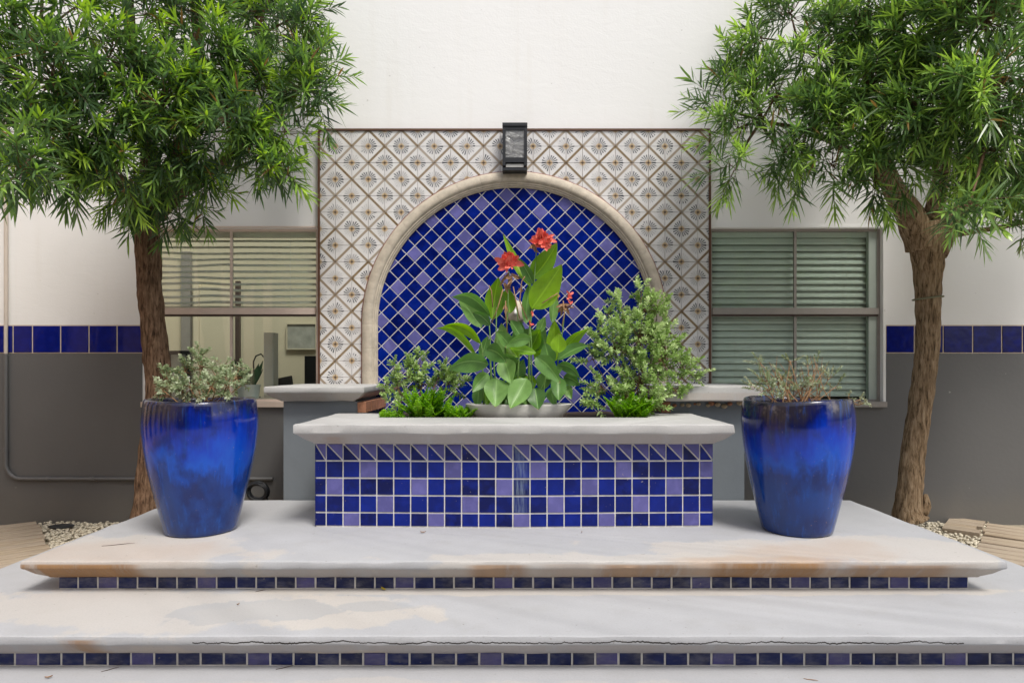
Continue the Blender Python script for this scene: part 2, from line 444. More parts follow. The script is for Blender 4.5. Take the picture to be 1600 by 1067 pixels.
M = {
    'plaster': mat_plaster(),
    'dado': mat_dado(),
    'cobalt': mat_glaze('cobalt_glaze', (0.0006, 0.0035, 0.062), (0.0008, 0.012, 0.185), 0.10, 0.75, 0.0, (-0.012, 0.11)),
    'lavender': mat_glaze('lavender_glaze', (0.082, 0.08, 0.24), (0.115, 0.11, 0.31), 0.14, 0.4),
    'cobalt_niche': mat_glaze('cobalt_wall_glaze', (0.0006, 0.004, 0.075), (0.0008, 0.012, 0.185), 0.13, 0.0),
    'lavender_niche': mat_glaze('lavender_wall_glaze', (0.088, 0.088, 0.25), (0.12, 0.116, 0.32), 0.2, 0.0),
    'cobalt_step': mat_glaze('dusty_cobalt_glaze', (0.002, 0.006, 0.045), (0.002, 0.010, 0.085), 0.2, 0.6, 0.42),
    'lavender_step': mat_glaze('dusty_lavender_glaze', (0.05, 0.05, 0.15), (0.07, 0.065, 0.19), 0.25, 0.5, 0.4),
    'band': mat_glaze('navy_band_glaze', (0.0012, 0.004, 0.085), (0.0016, 0.008, 0.16), 0.12),
    'grout': plain('pale_grout', (0.66, 0.64, 0.60), 0.85, 0.3, 26),
    'red_grout': plain('reddish_grout', (0.28, 0.17, 0.13), 0.85, 0.25, 14),
    'cream_grout': plain('cream_grout', (0.62, 0.52, 0.40), 0.85, 0.15, 14),
    'pattern': mat_pattern_tile(),
    'stone': plain('cast_stone', (0.49, 0.43, 0.345), 0.75, 0.38, 16, 0.5),
    'red_edge': plain('red_glazed_edge', (0.22, 0.07, 0.055), 0.5, 0.3, 22),
    'rust': plain('rusty_edge_trim', (0.10, 0.045, 0.025), 0.55, 0.5, 7, 0.2),
    'upper': mat_concrete('upper_step_concrete',
                          cream=[(-2.25, 3.72, 0.8, 0.34, 0.6), (1.85, 3.75, 1.15, 0.26, 0.65), (0.35, 3.54, 1.0, 0.12, 0.6)],
                          rust=[(-2.3, 3.68, 0.6, 0.22, 0.28), (1.75, 3.70, 0.40, 0.22, 0.34), (1.45, 3.53, 0.45, 0.06, 0.5)],
                          edge_rust_shade=[(-2.85, -2.02, 0.368, 1.0), (-0.3, 0.12, 0.366, 0.75), (0.42, 1.0, 0.366, 0.65), (1.05, 1.75, 0.374, 1.0), (1.8, 2.45, 0.362, 0.6), (0.1, 2.6, 0.370, 0.25), (-2.9, 2.9, 0.338, 0.2)]),
    'lower': mat_concrete('lower_step_concrete',
                          cream=[(-2.0, 3.35, 1.0, 0.30, 0.6), (-1.0, 3.28, 0.55, 0.22, 0.75), (0.6, 3.58, 2.4, 0.06, 0.7)],
                          wet=[(-1.33, 3.30, 0.42, 0.17, 0.55), (-0.72, 3.36, 0.22, 0.07, 0.5)],
                          edge_rust_shade=[(-2.15, -1.9, 0.176, 0.8), (-3.4, 3.4, 0.148, 0.2)], crack=(0.158, -1.5, 2.1), col=(0.40, 0.405, 0.42)),
    'paving': mat_concrete('paving_concrete', cream=[(-0.5, 2.85, 1.6, 0.1, 0.4)]),
    'coping': mat_concrete('coping_concrete', col=(0.46, 0.455, 0.445), edge_rust_shade=[(-1.3, -1.05, 1.0, 0.3), (-1.5, 1.5, 1.02, 0.2)]),
    'cap': mat_concrete('cap_concrete', col=(0.44, 0.435, 0.42), edge_rust_shade=[(-2.1, 2.1, 1.25, 0.2)]),
    'pedestal': plain('blue_grey_paint', (0.155, 0.175, 0.19), 0.6, 0.15, 3.0, 0.3),
    'brick': plain('bare_brick', (0.33, 0.15, 0.085), 0.85, 0.35, 18, 0.5),
    'rubble': plain('rubble_mortar', (0.42, 0.33, 0.22), 0.9, 0.3, 20, 0.6),
    'pot': mat_pot(),
    'bark_a': mat_bark('brown_bark', (0.165, 0.095, 0.055), (0.33, 0.21, 0.13)),
    'bark_b': mat_bark('tan_bark', (0.27, 0.18, 0.10), (0.45, 0.33, 0.21)),
    'twig': plain('brown_twig', (0.16, 0.09, 0.05), 0.8, 0.3, 30),
    'dry': plain('dry_tissue', (0.30, 0.17, 0.085), 0.8, 0.5, 40),
    'pod_a': mat_leaf('glossy_needle_leaf', [(0.0, (0.24, 0.14, 0.055)), (0.02, (0.045, 0.080, 0.040)), (0.4, (0.095, 0.165, 0.065)), (0.75, (0.21, 0.35, 0.07)), (1.0, (0.38, 0.55, 0.08))], 0.26),
    'pod_b': mat_leaf('feathery_needle_leaf', [(0.0, (0.26, 0.16, 0.06)), (0.02, (0.06, 0.105, 0.045)), (0.45, (0.12, 0.21, 0.07)), (0.75, (0.24, 0.38, 0.09)), (1.0, (0.40, 0.58, 0.12))], 0.28),
    'canna': mat_leaf('canna_leaf', [(0.0, (0.065, 0.155, 0.035)), (0.5, (0.12, 0.26, 0.06)), (1.0, (0.21, 0.38, 0.10))], 0.42, 0.3, True),
    'canna_bright': mat_leaf('young_canna_leaf', [(0.0, (0.15, 0.32, 0.012)), (1.0, (0.26, 0.46, 0.02))], 0.4, 0.4, True),
    'stalk': plain('green_stalk', (0.12, 0.22, 0.05), 0.5, 0.25, 20),
    'shrub': mat_leaf('grey_green_leaf', [(0.0, (0.15, 0.25, 0.06)), (0.5, (0.34, 0.48, 0.16)), (1.0, (0.62, 0.73, 0.40))], 0.6, 0.3),
    'herb': mat_leaf('dusty_herb_leaf', [(0.0, (0.15, 0.20, 0.09)), (0.5, (0.32, 0.39, 0.22)), (1.0, (0.60, 0.65, 0.48))], 0.65, 0.25),
    'fern': mat_leaf('bright_fern_leaf', [(0.0, (0.09, 0.22, 0.012)), (0.5, (0.21, 0.43, 0.02)), (1.0, (0.40, 0.64, 0.05))], 0.5, 0.4),
    'petal': mat_petal('coral_petal', (0.70, 0.06, 0.045), (0.90, 0.26, 0.19)),
    'bowl': plain('pale_bowl_stoneware', (0.50, 0.49, 0.46), 0.5, 0.18, 8, 0.2),
    'soil': plain('dark_soil', (0.055, 0.038, 0.026), 0.95, 0.4, 40, 0.6),
    'pebble': plain('cream_pebble', (0.58, 0.52, 0.40), 0.7, 0.3, 30),
    'gravel': plain('gravel_bed', (0.30, 0.26, 0.19), 0.9, 0.4, 40, 0.6),
    'wood': mat_wood(),
    'black': plain('black_metal', (0.018, 0.019, 0.022), 0.38, 0.2, 12, 0.1),
    'lampglass': mat_lampglass(),
    'frame_l': plain('beige_window_frame', (0.66, 0.54, 0.46), 0.55, 0.15, 10),
    'frame_r': plain('taupe_window_frame', (0.30, 0.275, 0.25), 0.5, 0.15, 10),
    'reveal': plain('sage_reveal', (0.42, 0.48, 0.43), 0.6, 0.1, 8),
    'dark_frame': plain('dark_bead', (0.08, 0.055, 0.045), 0.5, 0.2, 10),
    'sill': plain('sill_paint', (0.55, 0.45, 0.37), 0.6, 0.15, 10),
    'glass': mat_glass(),
    'slat_r': plain('sage_slat', (0.80, 0.83, 0.79), 0.5, 0.08, 6, 0.05),
    'slat_l': plain('cream_slat', (0.76, 0.70, 0.61), 0.5, 0.1, 6, 0.05),
    'room': plain('olive_room_paint', (0.56, 0.50, 0.37), 0.8, 0.08, 3, 0.05),
    'room_door': plain('cream_door_paint', (0.62, 0.56, 0.42), 0.6, 0.08, 3, 0.05),
    'room_dark': plain('dim_room_paint', (0.13, 0.14, 0.12), 0.8, 0.1, 3, 0.05),
    'floor': plain('room_floor', (0.25, 0.21, 0.16), 0.6, 0.15, 5),
    'white': plain('white_enamel', (0.72, 0.71, 0.68), 0.5, 0.08, 8, 0.05),
    'zinc': plain('galvanised_pail', (0.55, 0.57, 0.57), 0.45, 0.2, 14, 0.1),
    'charcoal': plain('charcoal_plastic', (0.03, 0.032, 0.035), 0.5, 0.2, 10, 0.05),
    'snake': plain('snake_plant_leaf', (0.05, 0.10, 0.045), 0.45, 0.5, 18, 0.05),
    'art': plain('grey_abstract_print', (0.33, 0.33, 0.29), 0.5, 0.6, 7, 0.0),
    'pipe_w': plain('cream_pipe_paint', (0.56, 0.49, 0.42), 0.5, 0.1, 8, 0.05),
    'pipe_g': plain('grey_pipe_paint', (0.125, 0.125, 0.125), 0.45, 0.1, 8, 0.05),
    'hose': plain('black_hose', (0.02, 0.022, 0.025), 0.4, 0.2, 10, 0.05),
    'tie': plain('green_tie', (0.17, 0.17, 0.10), 0.7, 0.2, 20),
    'opp': plain('ochre_render', (0.20, 0.16, 0.12), 0.8, 0.2, 1.5, 0.1),
    'side': plain('warm_bounce_render', (0.80, 0.55, 0.40), 0.8, 0.1, 1.5, 0.1),
    'opp_win': plain('far_window_glass', (0.03, 0.035, 0.04), 0.1, 0.2, 3, 0.0),
    'yellow_leaf': plain('fallen_yellow_leaf', (0.55, 0.42, 0.03), 0.6, 0.2, 30),
    'dry_leaf': plain('fallen_brown_leaf', (0.25, 0.14, 0.07), 0.7, 0.4, 30),
}


# ------------------------------------------------------------------ mesh helpers
def wloc(o):
    v = Vector((0, 0, 0))
    while o is not None:
        v += o.location
        o = o.parent
    return v


class MB:
    def __init__(s):
        s.v = []
        s.f = []

    def add(s, vs, fs):
        k = len(s.v)
        s.v += [tuple(a) for a in vs]
        s.f += [tuple(i + k for i in f) for f in fs]
        return s

    def box(s, x0, x1, y0, y1, z0, z1):
        return s.add([(x0, y0, z0), (x1, y0, z0), (x1, y1, z0), (x0, y1, z0), (x0, y0, z1), (x1, y0, z1), (x1, y1, z1), (x0, y1, z1)],
                     [(0, 3, 2, 1), (4, 5, 6, 7), (0, 1, 5, 4), (1, 2, 6, 5), (2, 3, 7, 6), (3, 0, 4, 7)])

    def tube(s, pts, rad, n=8, cap=True):
        pts = [Vector(p) for p in pts]
        if not isinstance(rad, (list, tuple)):
            rad = [rad] * len(pts)
        vs, fs = [], []
        ref = None
        for i, p in enumerate(pts):
            d = (pts[min(i + 1, len(pts) - 1)] - pts[max(i - 1, 0)]).normalized()
            if ref is None:
                ref = d.orthogonal().normalized()
            ref = (ref - d * ref.dot(d))
            ref = ref.normalized() if ref.length > 1e-6 else d.orthogonal().normalized()
            b = d.cross(ref)
            for k in range(n):
                a = 2 * math.pi * k / n
                vs.append(p + (ref * math.cos(a) + b * math.sin(a)) * rad[i])
        for i in range(len(pts) - 1):
            for k in range(n):
                k2 = (k + 1) % n
                fs.append((i * n + k, i * n + k2, (i + 1) * n + k2, (i + 1) * n + k))
        if cap:
            fs.append(tuple(range(n - 1, -1, -1)))
            fs.append(tuple((len(pts) - 1) * n + k for k in range(n)))
        return s.add(vs, fs)

    def lathe(s, prof, c, n=40, wob=None):
        vs, fs = [], []
        for i, (r, z) in enumerate(prof):
            for k in range(n):
                a = 2 * math.pi * k / n
                rr, zz = (r, z) if wob is None else wob(r, z, a, i)
                vs.append((c[0] + rr * math.cos(a), c[1] + rr * math.sin(a), c[2] + zz))
        for i in range(len(prof) - 1):
            for k in range(n):
                k2 = (k + 1) % n
                fs.append((i * n + k, i * n + k2, (i + 1) * n + k2, (i + 1) * n + k))
        fs.append(tuple(range(n - 1, -1, -1)))
        fs.append(tuple((len(prof) - 1) * n + k for k in range(n)))
        return s.add(vs, fs)

    def mesh(s, name, m, off=(0, 0, 0), smooth=False):
        me = bpy.data.meshes.new(name)
        ox, oy, oz = off
        me.from_pydata([(a - ox, b - oy, c - oz) for a, b, c in s.v], [], s.f)
        me.materials.append(m)
        if smooth:
            me.polygons.foreach_set('use_smooth', [True] * len(me.polygons))
        me.update()
        return me

    def build(s, name, m, parent=None, smooth=False, sharp=None, origin=None):
        off = Vector(origin) if origin is not None else (wloc(parent) if parent else Vector((0, 0, 0)))
        me = s.mesh(name, m, off, smooth)
        if sharp:
            me.set_sharp_from_angle(angle=R(sharp))
        o = bpy.data.objects.new(name, me)
        C.objects.link(o)
        if parent:
            o.parent = parent
            o.location = off - wloc(parent)
        else:
            o.location = off
        return o


def inst(name, me, parent, wpos, rot=None):
    o = bpy.data.objects.new(name, me)
    C.objects.link(o)
    o.parent = parent
    o.location = Vector(wpos) - wloc(parent)
    if rot:
        o.rotation_euler = rot
    return o


def tag(o, label=None, cat=None, group=None, kind=None):
    if label:
        o['label'] = label
    if cat:
        o['category'] = cat
    if group:
        o['group'] = group
    if kind:
        o['kind'] = kind
    return o


def empty(name, loc, label=None, cat=None, group=None, kind=None):
    o = bpy.data.objects.new(name, None)
    C.objects.link(o)
    o.location = loc
    o.empty_display_size = 0.1
    return tag(o, label, cat, group, kind)


def tile_mesh(name, poly, th, m, ch=0.0025, uv=None):
    """a tile with eased edges; poly in the local XZ plane, face towards -Y"""
    n = len(poly)
    cx = sum(p[0] for p in poly) / n
    cz = sum(p[1] for p in poly) / n
    r = max(0.004, min(math.hypot(p[0] - cx, p[1] - cz) for p in poly))
    k = max(0.5, 1 - ch * 1.4 / r)
    b = MB()
    vs = [(p[0], 0, p[1]) for p in poly] + [(p[0], -th + ch, p[1]) for p in poly]
    vs += [(cx + (p[0] - cx) * k, -th, cz + (p[1] - cz) * k) for p in poly]
    fs = []
    for i in range(n):
        j = (i + 1) % n
        fs.append((i, j, n + j, n + i))
        fs.append((n + i, n + j, 2 * n + j, 2 * n + i))
    fs.append(tuple(range(2 * n, 3 * n)))
    b.add(vs, fs)
    me = b.mesh(name, m)
    if uv:
        lay = me.uv_layers.new(name='UVMap')
        for l in me.loops:
            v = me.vertices[l.vertex_index].co
            lay.data[l.index].uv = uv(v.x, v.z)
    return me


def clip(poly, a, b, c):
    """keep a*x + b*z <= c"""
    out = []
    for i in range(len(poly)):
        p, q = poly[i], poly[(i + 1) % len(poly)]
        dp, dq = a * p[0] + b * p[1] - c, a * q[0] + b * q[1] - c
        if dp <= 0:
            out.append(p)
        if dp * dq < 0:
            t = dp / (dp - dq)
            out.append((p[0] + (q[0] - p[0]) * t, p[1] + (q[1] - p[1]) * t))
    return out


def area(poly):
    return abs(sum(poly[i][0] * poly[(i + 1) % len(poly)][1] - poly[(i + 1) % len(poly)][0] * poly[i][1] for i in range(len(poly)))) / 2


def slab_mesh(poly, prof, seg=0.045, jit=0.0022, seed=0):
    """slab with a moulded edge: polygon (counter-clockwise from above) swept with rings (inset, z)"""
    n = len(poly)
    mits = []
    for i in range(n):
        p, q, pr = Vector(poly[i]), Vector(poly[(i + 1) % n]), Vector(poly[i - 1])
        e, e0 = (q - p).normalized(), (p - pr).normalized()
        nrm, nrm0 = Vector((-e.y, e.x)), Vector((-e0.y, e0.x))
        mit = nrm + nrm0
        mits.append((mit / max(0.3, mit.dot(nrm)), nrm))
    per = []
    for i in range(n):
        p, q = Vector(poly[i]), Vector(poly[(i + 1) % n])
        k = max(1, int((q - p).length / seg))
        for s in range(k):
            per.append((p, q, mits[i][0], mits[(i + 1) % n][0], s / k, mits[i][0] if s == 0 else mits[i][1]))
    b = MB()
    m = len(per)
    vs = []
    for ri, (ins, z) in enumerate(prof):
        for (p0, q0, m0, m1, t, nv) in per:
            p = p0 + (q0 - p0) * t
            w = noise.noise(Vector((p.x * 6 + seed, p.y * 6, z * 14))) * jit * 1.6 + noise.noise(Vector((p.x * 27, p.y * 27 + seed, z * 60))) * jit
            w2 = noise.noise(Vector((p.x * 5, p.y * 5 - seed, z * 30 + 4))) * jit * 1.2
            a0, a1 = p0 + m0 * ins, q0 + m1 * ins
            q = a0 + (a1 - a0) * t + nv * (w if 0 < ri else 0)
            vs.append((q.x, q.y, z + (w2 if ri > 0 else 0)))
    fs = []
    for r in range(len(prof) - 1):
        for k in range(m):
            k2 = (k + 1) % m
            fs.append((r * m + k2, r * m + k, (r + 1) * m + k, (r + 1) * m + k2))
    fs.append(tuple(range(m)))
    fs.append(tuple(range(len(prof) * m - 1, (len(prof) - 1) * m - 1, -1)))
    return b.add(vs, fs)


def edge_prof(zt, zm, zb, cove=0.09):
    return [(0.016, zt), (0.008, zt - 0.001), (0.002, zt - 0.005), (0.0, zt - 0.013), (0.0, zm + 0.008), (0.004, zm), (0.014, zm - 0.006),
            (0.5 * cove, zm + (zb - zm) * 0.55), (0.92 * cove, zb + 0.008), (cove, zb)]


# ================================================================== THE SETTING
WY = 6.0
g = MB().box(-60, 60, -60, 60, -0.6, -0.03)
tag(g.build('ground', M['gravel']), kind='structure')
pv = slab_mesh([(-4.4, -5.0), (4.4, -5.0), (4.4, 3.3), (-4.4, 3.3)], [(0.01, 0.0), (0, -0.012), (0, -0.2)], 0.3)
tag(pv.build('paving', M['paving']), kind='structure')

# ---- steps
up = slab_mesh([(-2.705, 3.51), (2.705, 3.51), (2.705, 5.14), (-2.705, 5.14)], edge_prof(0.38, 0.335, 0.262, 0.095), seed=3, jit=0.003)
upper = tag(up.build('upper_step', M['upper'], smooth=True, sharp=35), kind='structure')
lo = slab_mesh([(-3.21, 2.985), (3.21, 2.985), (3.21, 5.14), (-3.21, 5.14)], edge_prof(0.19, 0.145, 0.068, 0.095), seed=9, jit=0.003)
lower = tag(lo.build('lower_step', M['lower'], smooth=True, sharp=35), kind='structure')


def riser(parent, hw, yf, yb, z0, z1, pitch, off, lavs, h):
    MB().box(-hw + 0.008, hw - 0.008, yf + 0.009, yb, z0 - 0.02, z1 + 0.015).build('riser_core', M['grout'], parent)
    n = int(2 * hw / pitch)
    x = -hw
    i = 0
    gap = 0.0105
    me = {}
    for nm in ('cobalt_step', 'lavender_step'):
        w = pitch - gap
        me[nm] = tile_mesh('riser_tile', [(-w / 2, 0), (w / 2, 0), (w / 2, h), (-w / 2, h)], 0.012, M[nm])
    while x + pitch <= hw + 0.002:
        nm = 'lavender_step' if i % 5 == lavs else 'cobalt_step'
        inst('riser_tile', me[nm], parent, (x + pitch / 2, yf + 0.0165, z0 + 0.006 + rnd.uniform(-0.002, 0.002)),
             (R(rnd.uniform(-.8, .8)), R(rnd.uniform(-.8, .8)), R(rnd.uniform(-.7, .7))))
        x += pitch
        i += 1


riser(upper, 2.577, 3.612, 5.1, 0.19, 0.262, 0.1119, 0, 2, 0.062)
riser(lower, 3.085, 3.085, 5.1, 0.0, 0.068, 0.1122, 0, 1, 0.060)

# ---- building: front wall with two window openings
OX0, OX1, OZ0, OZ1 = 1.842, 3.452, 1.12, 2.748
bld = empty('building', (0, WY, 0), 'white rendered courtyard building with grey dado and navy tile band', 'building')
w = MB()
TOPZ = 5.9
PZ = 3.655
for s in (-1, 1):
    a, b_ = sorted((s * OX1, s * 9.0))
    w.box(a, b_, WY, WY + 0.26, -0.05, PZ)
    a, b_ = sorted((s * OX0, s * OX1))
    w.box(a, b_, WY, WY + 0.26, -0.05, OZ0)
    w.box(a, b_, WY, WY + 0.26, OZ1, PZ)
w.box(-OX0, OX0, WY, WY + 0.26, -0.05, PZ)
w.build('wall', M['plaster'], bld)
MB().box(-9, 9, WY - 0.010, WY + 0.26, PZ, TOPZ).build('upper_wall', M['plaster'], bld)
MB().box(-9, 9, WY - 0.06, WY + 0.32, TOPZ, TOPZ + 0.12).build('parapet', M['plaster'], bld)
BZ0, BZ1 = 1.582, 1.834
for s in (-1, 1):
    a, b_ = sorted((s * OX1 + s * 0.03, s * 9.0))
    MB().box(a, b_, WY - 0.006, WY - 0.0005, -0.03, BZ0 - 0.006).build('dado', M['dado'], bld)
    MB().box(a, b_, WY - 0.005, WY - 0.0005, BZ0 - 0.006, BZ1 + 0.008).build('band_grout', M['cream_grout'], bld)
    a, b_ = sorted((s * OX0, s * (OX1 + 0.03)))
    MB().box(a, b_, WY - 0.006, WY - 0.0005, -0.03, OZ0 - 0.03).build('dado', M['dado'], bld)
edgesL = [-82, -38, -8, 21.4, 51.6, 95.6, 139.8, 183.6, 226]
edgesR = [1383.5, 1428, 1473, 1519, 1564.3, 1596.6, 1641, 1685]
for ed in (edgesL, edgesR):
    for a, b_ in zip(ed[:-1], ed[1:]):
        x0, x1 = (a - 803) * .006 + 0.006, (b_ - 803) * .006 - 0.006
        xm, hw_ = (x0 + x1) / 2, (x1 - x0) / 2
        me = tile_mesh('band_tile', [(-hw_, 0), (hw_, 0), (hw_, BZ1 - BZ0 - 0.004), (-hw_, BZ1 - BZ0 - 0.004)], 0.009, M['band'], 0.003)
        inst('band_tile', me, bld, (xm, WY - 0.003, BZ0 + 0.002), (R(rnd.uniform(-.3, .3)), 0, R(rnd.uniform(-.3, .3))))
ZR = 1.438 + (575 - 487) * .00606          # meeting rail height


def window(s, fm, bead, panel):
    lo_, hi_ = (OX0, OX1) if s > 0 else (-OX1, -OX0)
    y0 = WY + 0.035
    f = MB()
    t_ = 0.024
    f.box(lo_, lo_ + t_, y0, y0 + 0.06, OZ0 + t_, OZ1 - t_)
    f.box(hi_ - t_, hi_, y0, y0 + 0.06, OZ0 + t_, OZ1 - t_)
    if s > 0:
        st = MB().box(hi_ - t_ - 0.075, hi_ - t_, y0 + 0.012, y0 + 0.058, OZ0 + t_, ZR - 0.047).box(hi_ - t_ - 0.075, hi_ - t_, y0 + 0.012, y0 + 0.058, ZR + 0.033, OZ1 - t_)
    f.box(lo_, hi_, y0, y0 + 0.06, OZ0, OZ0 + t_)
    f.box(lo_, hi_, y0, y0 + 0.06, OZ1 - t_, OZ1)
    wd = f.build('window', fm, bld)
    if s > 0:
        st.build('stile', M['reveal'], wd)
    wd['label'] = ('left window with beige rail' if s < 0 else 'right window with taupe rail')
    MB().box(lo_ + t_, hi_ - t_, y0 - 0.022, y0 + 0.045, ZR - 0.028, ZR + 0.032).build('rail', fm, wd)
    MB().box(lo_ + t_, hi_ - t_, y0 - 0.012, y0 + 0.040, ZR - 0.046, ZR - 0.030).build('rail_bead', bead, wd)
    mx = (1238.5 - 803) * .0061 if s > 0 else (365.5 - 803) * .0061
    MB().box(mx - 0.011, mx + 0.011, y0 + 0.004, y0 + 0.03, ZR + 0.033, OZ1 - t_).build('muntin', fm, wd)
    MB().box(mx - 0.011, mx + 0.011, y0 + 0.004, y0 + 0.03, OZ0 + t_, ZR - 0.047).build('muntin', fm, wd)
    for (a, b_) in ((lo_ + t_, mx - 0.011), (mx + 0.011, hi_ - t_ - (0.076 if s > 0 else 0))):
        MB().box(a, b_, y0 + 0.014, y0 + 0.019, ZR + 0.033, OZ1 - t_).build('pane', M['glass'], wd)
        MB().box(a, b_, y0 + 0.014, y0 + 0.019, OZ0 + t_, ZR - 0.047).build('pane', M['glass'], wd)
    sl = MB().box(lo_ - 0.02, hi_ + 0.02, WY - 0.05, y0 - 0.002, OZ0 - 0.045, OZ0 + 0.004)
    sl.build('sill', M['sill'] if s < 0 else M['frame_r'], wd)
    if s > 0:                                             # painted reveal and its raised edge bead
        MB().box(hi_ + 0.001, hi_ + 0.026, WY - 0.016, WY - 0.001, OZ0 + 0.006, OZ1 + 0.02).build('architrave', M['plaster'], wd)
        MB().box(lo_, hi_, WY - 0.016, WY - 0.001, OZ1 + 0.002, OZ1 + 0.02).build('architrave', M['plaster'], wd)
    else:
        MB().box(lo_, hi_, WY - 0.012, WY - 0.001, OZ1 + 0.002, OZ1 + 0.016).build('architrave', M['frame_l'], wd)
    return wd


window(-1, M['frame_l'], M['dark_frame'], 0)
window(1, M['frame_r'], M['dark_frame'], 0)

# ---- rooms behind the windows (the left one has no ceiling, left open to let sky light in)
def wallbox(name, m, *b):
    return MB().box(*b).build(name, m, bld)


wallbox('room_wall', M['room'], -5.6, -1.0, 9.2, 9.3, 0.0, 4.4)
wallbox('room_wall', M['room'], -5.7, -5.6, WY + 0.27, 9.3, 0.0, 4.4)
wallbox('room_wall', M['room'], -1.0, -0.9, WY + 0.27, 9.3, 0.0, 4.4)
wallbox('room_floor', M['floor'], -5.6, -1.0, WY + 0.27, 9.2, -0.02, 0.02)
dr = wallbox('room_door', M['room_door'], -4.48, -3.98, 9.12, 9.19, 0.02, 2.6)
MB().box(-4.56, -4.485, 9.10, 9.19, 0.02, 2.68).build('door_jamb', M['room_door'], dr)
MB().box(-3.975, -3.92, 9.13, 9.19, 0.02, 2.68).build('door_jamb', M['dark_frame'], dr)
MB().box(-4.75, -4.62, 9.13, 9.19, 0.02, 3.1).build('door_jamb', M['frame_r'], dr)
wallbox('room_column', M['white'], -2.56, -2.46, 6.55, 6.68, 0.02, 1.80)
wallbox('room_wall', M['room_dark'], 1.0, 5.2, 7.4, 7.5, 0.0, 3.0)
wallbox('room_wall', M['room_dark'], 5.2, 5.3, WY + 0.27, 7.5, 0.0, 3.0)
wallbox('room_wall', M['room_dark'], 0.9, 1.0, WY + 0.27, 7.5, 0.0, 3.0)
wallbox('room_ceiling', M['room_dark'], 0.9, 5.3, WY + 0.27, 7.5, 3.0, 3.1)

# ---- buildings round the court (out of frame; the side one is added for its light)
ob = MB().box(-14, 14, -10.4, -10.0, -0.05, 8.5)
ob = ob.build('opposite_building', M['opp'])
tag(ob, kind='structure')
for fx in range(-5, 6):
    for fz in (1.0, 4.6):
        MB().box(fx * 2.3 - .55, fx * 2.3 + .55, -9.98, -9.94, fz, fz + 1.7).build('window', M['opp_win'], ob)
sb = MB().box(-6.6, -6.3, -5.0, 5.9, -0.05, 5.2).build('bounce_wall', M['side'])  # unseen, set close and saturated to bounce warm light onto the left wall
tag(sb, kind='structure')
for fy in range(-4, 6):
    MB().box(-6.298, -6.26, fy * 1.15 - .42, fy * 1.15 + .02, 0.3, 4.6).build('reflection_stripe', M['opp_win'], sb)  # dark panels added so the pots reflect bright bars between them

# ================================================================== TILED PANEL, ARCH, NICHE
FY = 5.95
S = FY / 1000.0
pnl = empty('tile_panel', (0, 5.96, 1.2), 'large panel of white tiles with grey sunbursts and brown diagonals around the arch', 'tile panel')
px0, px1, pz1, pz0 = (500 - 803) * S, (1107.5 - 803) * S, CAMZ + (575 - 204.8) * S, 1.20
MB().box(px0, px1, 5.960, WY - 0.012, pz0, pz1).build('grout_bed', M['red_grout'], pnl)
for nm, bx in (('edge_trim', (px0 - 0.018, px0, 5.938, 5.99, pz0, pz1 + 0.018)), ('edge_trim', (px1, px1 + 0.018, 5.938, 5.99, pz0, pz1 + 0.018)),
               ('edge_trim', (px0, px1, 5.938, 5.988, pz1, pz1 + 0.018))):
    MB().box(*bx).build(nm, M['rust'], pnl)
ACX, ACZ = (803.7 - 803) * S, CAMZ + (575 - 507) * S
RI, RO = 213 * S, 237 * S
pit = 25.75 * S
gx0, gz0 = (523.9 - 803) * S, CAMZ + (575 - 228.9) * S        # first grout crossing (column 1, row 1)
full = {}
hp = pit / 2
gg = 0.0016
for c in range(0, 25):
    for r_ in range(0, 17):
        x0, x1 = gx0 + (c - 1) * pit, gx0 + c * pit
        z1, z0 = gz0 - (r_ - 1) * pit, gz0 - r_ * pit
        xa, xb, za, zb = max(x0 + gg, px0), min(x1 - gg, px1), max(z0 + gg, pz0), min(z1 - gg, pz1)
        if xb - xa < 0.012 or zb - za < 0.012:
            continue
        poly = [(xa, za), (xb, za), (xb, zb), (xa, zb)]
        mx, mz = (x0 + x1) / 2, (z0 + z1) / 2
        rc = RI + 0.05
        if mz > ACZ:
            d = Vector((mx - ACX, mz - ACZ))
            dist = d.length
            dn = d / max(dist, 1e-6)
            poly = clip(poly, -dn.x, -dn.y, -(rc + dn.x * ACX + dn.y * ACZ))
        else:
            sg = 1 if mx > ACX else -1
            poly = clip(poly, -sg, 0, -(rc + sg * ACX))
        if len(poly) < 3 or area(poly) < 0.0006:
            continue
        odd = (c + r_) % 2          # which diagonal carries the brown band
        lp = [(p[0] - mx, p[1] - mz) for p in poly]

        def uvf(u, v, odd=odd):
            a, b_ = u / pit + .5, v / pit + .5
            return (a, b_) if odd == 1 else (1 - a, b_)
        key = (odd, round(area(poly), 5)) if abs(area(poly) - (pit - 2 * gg) ** 2) < 1e-6 else None
        if key in full:
            me = full[key]
        else:
            me = tile_mesh('panel_tile', lp, 0.011, M['pattern'], 0.0015, uvf)
            if key:
                full[key] = me
        inst('panel_tile', me, pnl, (mx, 5.9605, mz), (R(rnd.uniform(-.35, .35)), 0, R(rnd.uniform(-.35, .35))))

